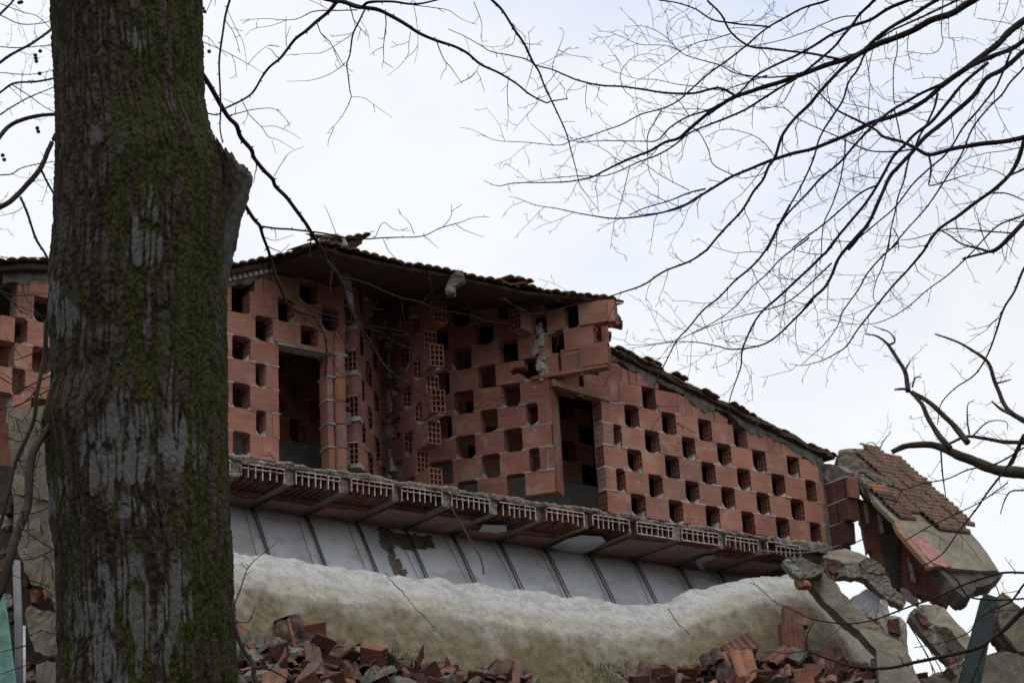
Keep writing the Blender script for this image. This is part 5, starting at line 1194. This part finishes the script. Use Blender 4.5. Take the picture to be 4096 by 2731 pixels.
BR('C5', [(960, 330), (930, 350), (820, 430), (740, 520), (660, 590), (570, 690), (460, 770), (370, 820), (270, 860), (130, 880), (0, 888)], 8, 2.2, 9.6, .1, 1.1)
BR('C4', [(760, 870), (755, 990), (720, 1170), (680, 1280), (630, 1390), (615, 1500), (610, 1568), (600, 1660)], 9, 5, 9.8, 0, .8)
BR('C4', [(1350, 540), (1230, 590), (1060, 685), (930, 800), (830, 900), (740, 1000), (620, 1110), (500, 1240), (370, 1380), (270, 1568)], 18, 10, 9.7, 0, .6)
BR('C5', [(860, 160), (800, 270), (740, 380), (660, 480), (570, 560), (490, 640), (410, 700), (330, 800), (270, 870), (200, 1000), (160, 1080), (150, 1170), (195, 1250), (290, 1300), (370, 1350)], 12, 2.5, 9.7, .1, .9)
for p, a, b in (([(1065, 680), (1090, 760), (1110, 880)], 10, 7), ([(1080, 200), (1085, 330), (1065, 420), (1065, 580), (1070, 660)], 7, 6), ([(1375, 0), (1360, 200), (1370, 270), (1310, 330), (1130, 325)], 7, 3), ([(890, 340), (915, 520), (905, 660), (905, 780)], 5, 4), ([(440, 520), (400, 600), (370, 640), (300, 670), (200, 690)], 7, 3), ([(1410, 90), (1415, 220), (1440, 260), (1465, 440)], 4, 3), ([(1590, 110), (1700, 135), (1800, 160), (1882, 190)], 4, 4), ([(330, 1000), (250, 900), (150, 840), (0, 805), (-119, 860)], 6, 3), ([(1420, 720), (1440, 800), (1440, 880)], 6, 4), ([(990, 850), (900, 950), (800, 1030), (700, 1100)], 5, 2), ([(1060, 1430), (1090, 1500), (1095, 1568)], 7, 5)):
    BR('C4', p, a, b, 9.5, 0, 1.0, tw_len=(.06, .26), sides=5)
for p, a, b, t in (([(1310, 0), (1420, 25), (1540, 60), (1640, 115), (1740, 145), (1880, 165), (2010, 172)], 8, 12, .7), ([(1615, 0), (1700, 100), (1760, 205), (1880, 285), (1990, 305), (2120, 330), (2280, 340), (2440, 365)], 12, 14, .6), ([(1760, 210), (1640, 245), (1560, 270), (1450, 325), (1350, 390), (1220, 480), (1080, 560)], 7, 2.2, .9), ([(2150, 480), (2000, 490), (1880, 470), (1780, 455), (1690, 415), (1550, 370), (1450, 325), (1370, 250), (1290, 200), (1200, 160), (1100, 165)], 10, 2.2, .9), ([(1450, 325), (1340, 290), (1200, 275), (1100, 240), (1000, 210), (920, 198)], 5, 2.2, .9), ([(1990, 470), (1880, 515), (1800, 540), (1700, 560), (1560, 545), (1420, 535), (1300, 500), (1180, 490), (1080, 470), (930, 415)], 8, 2.2, .9),
                   ([(1780, 600), (1640, 680), (1500, 735), (1380, 805), (1300, 875), (1200, 885), (950, 890), (800, 892), (730, 830)], 13, 3, .8), ([(1330, 690), (1290, 760), (1240, 850), (1240, 960), (1250, 1080), (1300, 1170)], 8, 3, .7), ([(1600, 1190), (1500, 1205), (1380, 1255), (1220, 1310), (1120, 1355)], 10, 5, .8), ([(1500, 800), (1560, 830), (1620, 930), (1650, 1030), (1770, 1105)], 6, 6, .5), ([(1500, 1200), (1400, 1145), (1300, 1080), (1200, 1010), (1100, 970)], 5, 3, .8), ([(1125, 1055), (1100, 1160), (1070, 1270), (1030, 1400), (1005, 1568)], 5, 2.2, .7), ([(2170, 495), (2060, 560), (1880, 665), (1750, 735), (1620, 790), (1500, 835), (1400, 910), (1300, 975), (1180, 1025), (1060, 1070), (960, 1100), (800, 1110), (700, 1115), (590, 1120), (480, 1140)], 15, 2.5, .9), ([(1640, 1180), (1540, 1250), (1430, 1310), (1320, 1340), (1180, 1350)], 9, 4, 1.0), ([(1080, 540), (1070, 460), (1130, 380), (1220, 345), (1350, 345)], 5, 2.2, .9), ([(1500, 735), (1440, 640), (1360, 570)], 5, 3, .6), ([(1370, 250), (1360, 170), (1400, 110), (1500, 50)], 4, 2, .8)):
    BR('C3', p, a, b, 9.8, rng.uniform(-.3, .3), t, tw_len=(.08, .36))
BR('C3', [(-10, 183), (90, 235), (190, 285), (260, 320), (370, 350), (480, 380), (540, 405), (640, 430), (720, 475), (800, 510), (940, 530), (1080, 540), (1200, 565), (1350, 585), (1500, 580), (1620, 565), (1700, 565), (1800, 600)], 4, 16, 9.6, .2, .6, tw_len=(.08, .3))
BR('C3', [(170, -80), (260, 0), (330, 65), (410, 200), (460, 280), (520, 390), (560, 450), (600, 560), (640, 640), (690, 740), (735, 850), (760, 950), (790, 1060), (815, 1155), (860, 1225), (935, 1330)], 18, 3, 8.6, .4, .5, np.array([.6, 8.9, 8.2]), tw_len=(.06, .26))
for p in ([(640, 430), (655, 380), (690, 290), (715, 200), (690, 170)], [(675, 315), (760, 340), (900, 365)], [(365, 490), (360, 600), (365, 730), (355, 810)], [(560, 590), (540, 660), (470, 740), (395, 820)], [(860, 530), (850, 620), (860, 700)], [(940, 535), (930, 610), (990, 660)], [(410, 205), (390, 270), (310, 320)], [(480, 380), (500, 290), (490, 200)], [(735, 625), (735, 570), (790, 515)], [(520, 400), (495, 500), (470, 580)], [(670, 450), (600, 540), (520, 575)], [(150, 20), (200, 150), (190, 240)]):
    BR('C3', p, 5, 2, 9.0, 0, 1.0, tw_len=(.03, .12), knobs=False, sides=5, twlev=1)
# lower right branches
BR('z4', [(1760, 905), (1667, 900), (1540, 895), (1400, 935), (1280, 980), (1150, 1040), (1000, 1090), (850, 1150), (740, 1190), (600, 1205), (450, 1190), (350, 1170), (250, 1120), (150, 1070), (50, 980), (0, 960)], 14, 3, 8.8, .2, .55, hub(4.6), tw_len=(.06, .24))
BR('z4', [(1760, 1040), (1667, 1120), (1560, 1230), (1470, 1300), (1380, 1360), (1200, 1400), (1000, 1440), (850, 1475), (650, 1475), (520, 1435), (430, 1400), (345, 1360), (340, 1280)], 28, 7, 8.4, .2, .4, hub(4.2), tw_len=(.06, .26))
for p, a, b in (([(1440, 1330), (1400, 1430), (1370, 1500), (1330, 1600)], 14, 12), ([(390, 1190), (350, 1270), (345, 1360)], 7, 6), ([(345, 1365), (280, 1385), (170, 1380), (100, 1340)], 6, 3), ([(1740, 930), (1667, 970), (1590, 1070), (1480, 1120), (1380, 1190), (1330, 1260), (1200, 1310), (1000, 1350)], 13, 4), ([(1667, 60), (1600, 200), (1540, 290), (1440, 420), (1370, 520), (1270, 640), (1180, 770), (1080, 840), (950, 900), (850, 910)], 14, 4), ([(1667, 140), (1500, 230), (1330, 270), (1200, 330), (1050, 355), (930, 385), (830, 365)], 9, 4), ([(1667, 400), (1590, 400), (1550, 460), (1520, 545)], 10, 5), ([(1160, 160), (1175, 300), (1195, 460)], 10, 5), ([(1170, 860), (1270, 950), (1330, 1040), (1480, 1065), (1667, 1055)], 8, 10), ([(950, 700), (1100, 610), (1250, 540), (1400, 470), (1570, 350)], 6, 6), ([(930, 385), (880, 480), (800, 560)], 5, 2)):
    BR('z4', p, a, b, 8.9, 0, .6, tw_len=(.05, .22))

# ---- mossy tree further back at the right
mtree = thing('tree', 'mossy old tree with broken limbs rising behind the fallen roof at the right edge', 'tree', (4.9, 15.2, 2.5))
mb = MB(); mb.tube(spline(np.array([(0, 0, -.3), (.1, 0, 1.5), (-.05, 0, 3.2), (.2, .1, 5.5)])), np.linspace(.24, .10, 16), 12); put('trunk', mb.mesh('trunk', MOSSYBARK, True), mtree)
BMt = lambda pts, w0, w1, ext=None, tw=.8: branch(mtree, 'C5', pts, w0, w1, 14.8, .2, tw, ext, MOSSYBARK, True, (.06, .30), 8, 1)
BMt([(2200, 1580), (2085, 1555), (1950, 1540), (1800, 1490), (1700, 1440), (1640, 1415), (1560, 1408), (1460, 1420), (1395, 1448)], 60, 22, np.array([4.9, 15.2, 6.2]))
BMt([(1700, 1430), (1620, 1330), (1550, 1200), (1480, 1130), (1410, 1118)], 30, 9); BMt([(1480, 1130), (1465, 1030), (1420, 960), (1370, 880), (1320, 840), (1255, 832)], 24, 6)
BMt([(1790, 1400), (1740, 1330), (1680, 1270), (1590, 1190), (1500, 1130)], 30, 20); BMt([(2180, 1340), (2085, 1290), (2000, 1220), (1950, 1120), (1900, 990), (1830, 930), (1740, 870), (1620, 828)], 30, 7, np.array([4.9, 15.2, 7.2]))
BMt([(2020, 1250), (1960, 1215), (1918, 1183)], 16, 8); BMt([(1370, 890), (1410, 870), (1385, 820), (1320, 800), (1295, 790)], 10, 3); BMt([(1465, 1020), (1490, 975)], 10, 5); BMt([(1500, 1110), (1518, 1060), (1552, 1055)], 9, 4)
BMt([(2180, 1420), (2085, 1400), (1950, 1390), (1800, 1360), (1690, 1405)], 24, 12, np.array([4.9, 15.2, 6.8])); BMt([(1800, 1350), (1790, 1270), (1790, 1200), (1825, 1175)], 9, 3); BMt([(1820, 1360), (1900, 1290), (1990, 1285), (2000, 1330)], 7, 3); BMt([(1948, 1085), (2018, 1068)], 9, 5)
BMt([(1330, 1432), (1350, 1390), (1390, 1340)], 6, 3); BMt([(1320, 1430), (1300, 1400), (1265, 1395)], 5, 3); BMt([(2085, 1370), (2050, 1440), (2020, 1510), (1960, 1560)], 20, 14)

# ---- plane tree at the left, far back, with seed balls
ltree = thing('tree', 'distant bare plane tree with hanging seed balls at the upper left edge', 'tree', (-5.6, 13.0, 2.0))
mb = MB(); mb.tube(spline(np.array([(0, 0, -.3), (0, 0, 3), (.1, 0, 6), (0, .1, 9)])), np.linspace(.3, .12, 16), 12); put('trunk', mb.mesh('trunk', MOSSYBARK, True), ltree)
lh = lambda z: np.array([-5.6, 13.0, z])
BLt = lambda pts, w0, w1, ext=None, tw=.9, D=12.0: branch(ltree, 'C1', pts, w0, w1, D, .2, tw, ext, TWIG, True, (.1, .45), 7)
BLt([(-80, 375), (0, 330), (80, 280), (170, 220), (280, 140), (330, 90)], 16, 12, lh(8.3)); BLt([(-80, 520), (0, 485), (80, 440), (180, 425), (300, 400), (340, 390)], 12, 10, lh(8.0)); BLt([(-60, 800), (0, 715), (35, 660), (100, 630), (200, 610), (310, 598)], 24, 18, lh(7.2), .5)
BLt([(-80, 1110), (0, 1085), (60, 1050), (130, 970), (210, 880), (260, 770), (310, 680)], 28, 24, lh(6.4), .5); BLt([(210, 880), (250, 960), (295, 1040), (320, 1080)], 12, 9, tw=.3); BLt([(105, 1035), (140, 1110), (180, 1230), (240, 1330), (270, 1400)], 13, 11, tw=.3)
BLt([(-40, 120), (0, 70), (60, 20), (90, -20)], 14, 10, lh(9.0)); BLt([(0, 245), (100, 245), (290, 235)], 6, 4); BLt([(0, 80), (100, 120), (200, 125), (290, 108)], 6, 4); BLt([(0, 600), (60, 555), (150, 510), (300, 455)], 9, 5); BLt([(0, 915), (60, 905), (110, 880), (200, 860), (310, 840)], 7, 4); BLt([(0, 380), (150, 385), (300, 365)], 5, 3); BLt([(60, 440), (150, 500), (230, 560), (300, 590)], 6, 3); BLt([(0, 20), (120, 60), (200, 90), (290, 180)], 5, 3); BLt([(0, 1340), (80, 1350), (180, 1345), (270, 1360)], 5, 3, tw=.5)
LO = np.array(ltree.location)
bm_ = bmesh.new(); bmesh.ops.create_icosphere(bm_, subdivisions=2, radius=.014); ball = bpy.data.meshes.new('seed_ball'); bm_.to_mesh(ball); bm_.free(); ball.materials.append(TWIG)
for x, y in ((185, 290), (188, 306), (190, 321), (210, 268), (207, 385), (195, 670), (200, 688), (14, 812), (22, 835), (100, 15), (112, 12)):
    put('seed_ball', ball, ltree, at(*px('C1', (x, y))[0], 12.0)-LO)
BLt([(1040, 205), (1080, 190), (1130, 240), (1190, 300)], 4, 2, tw=.5)
for x, y in ((1093, 270), (1070, 62), (1060, 45)): put('seed_ball', ball, ltree, at(*px('C1', (x, y))[0], 12.0)-LO)
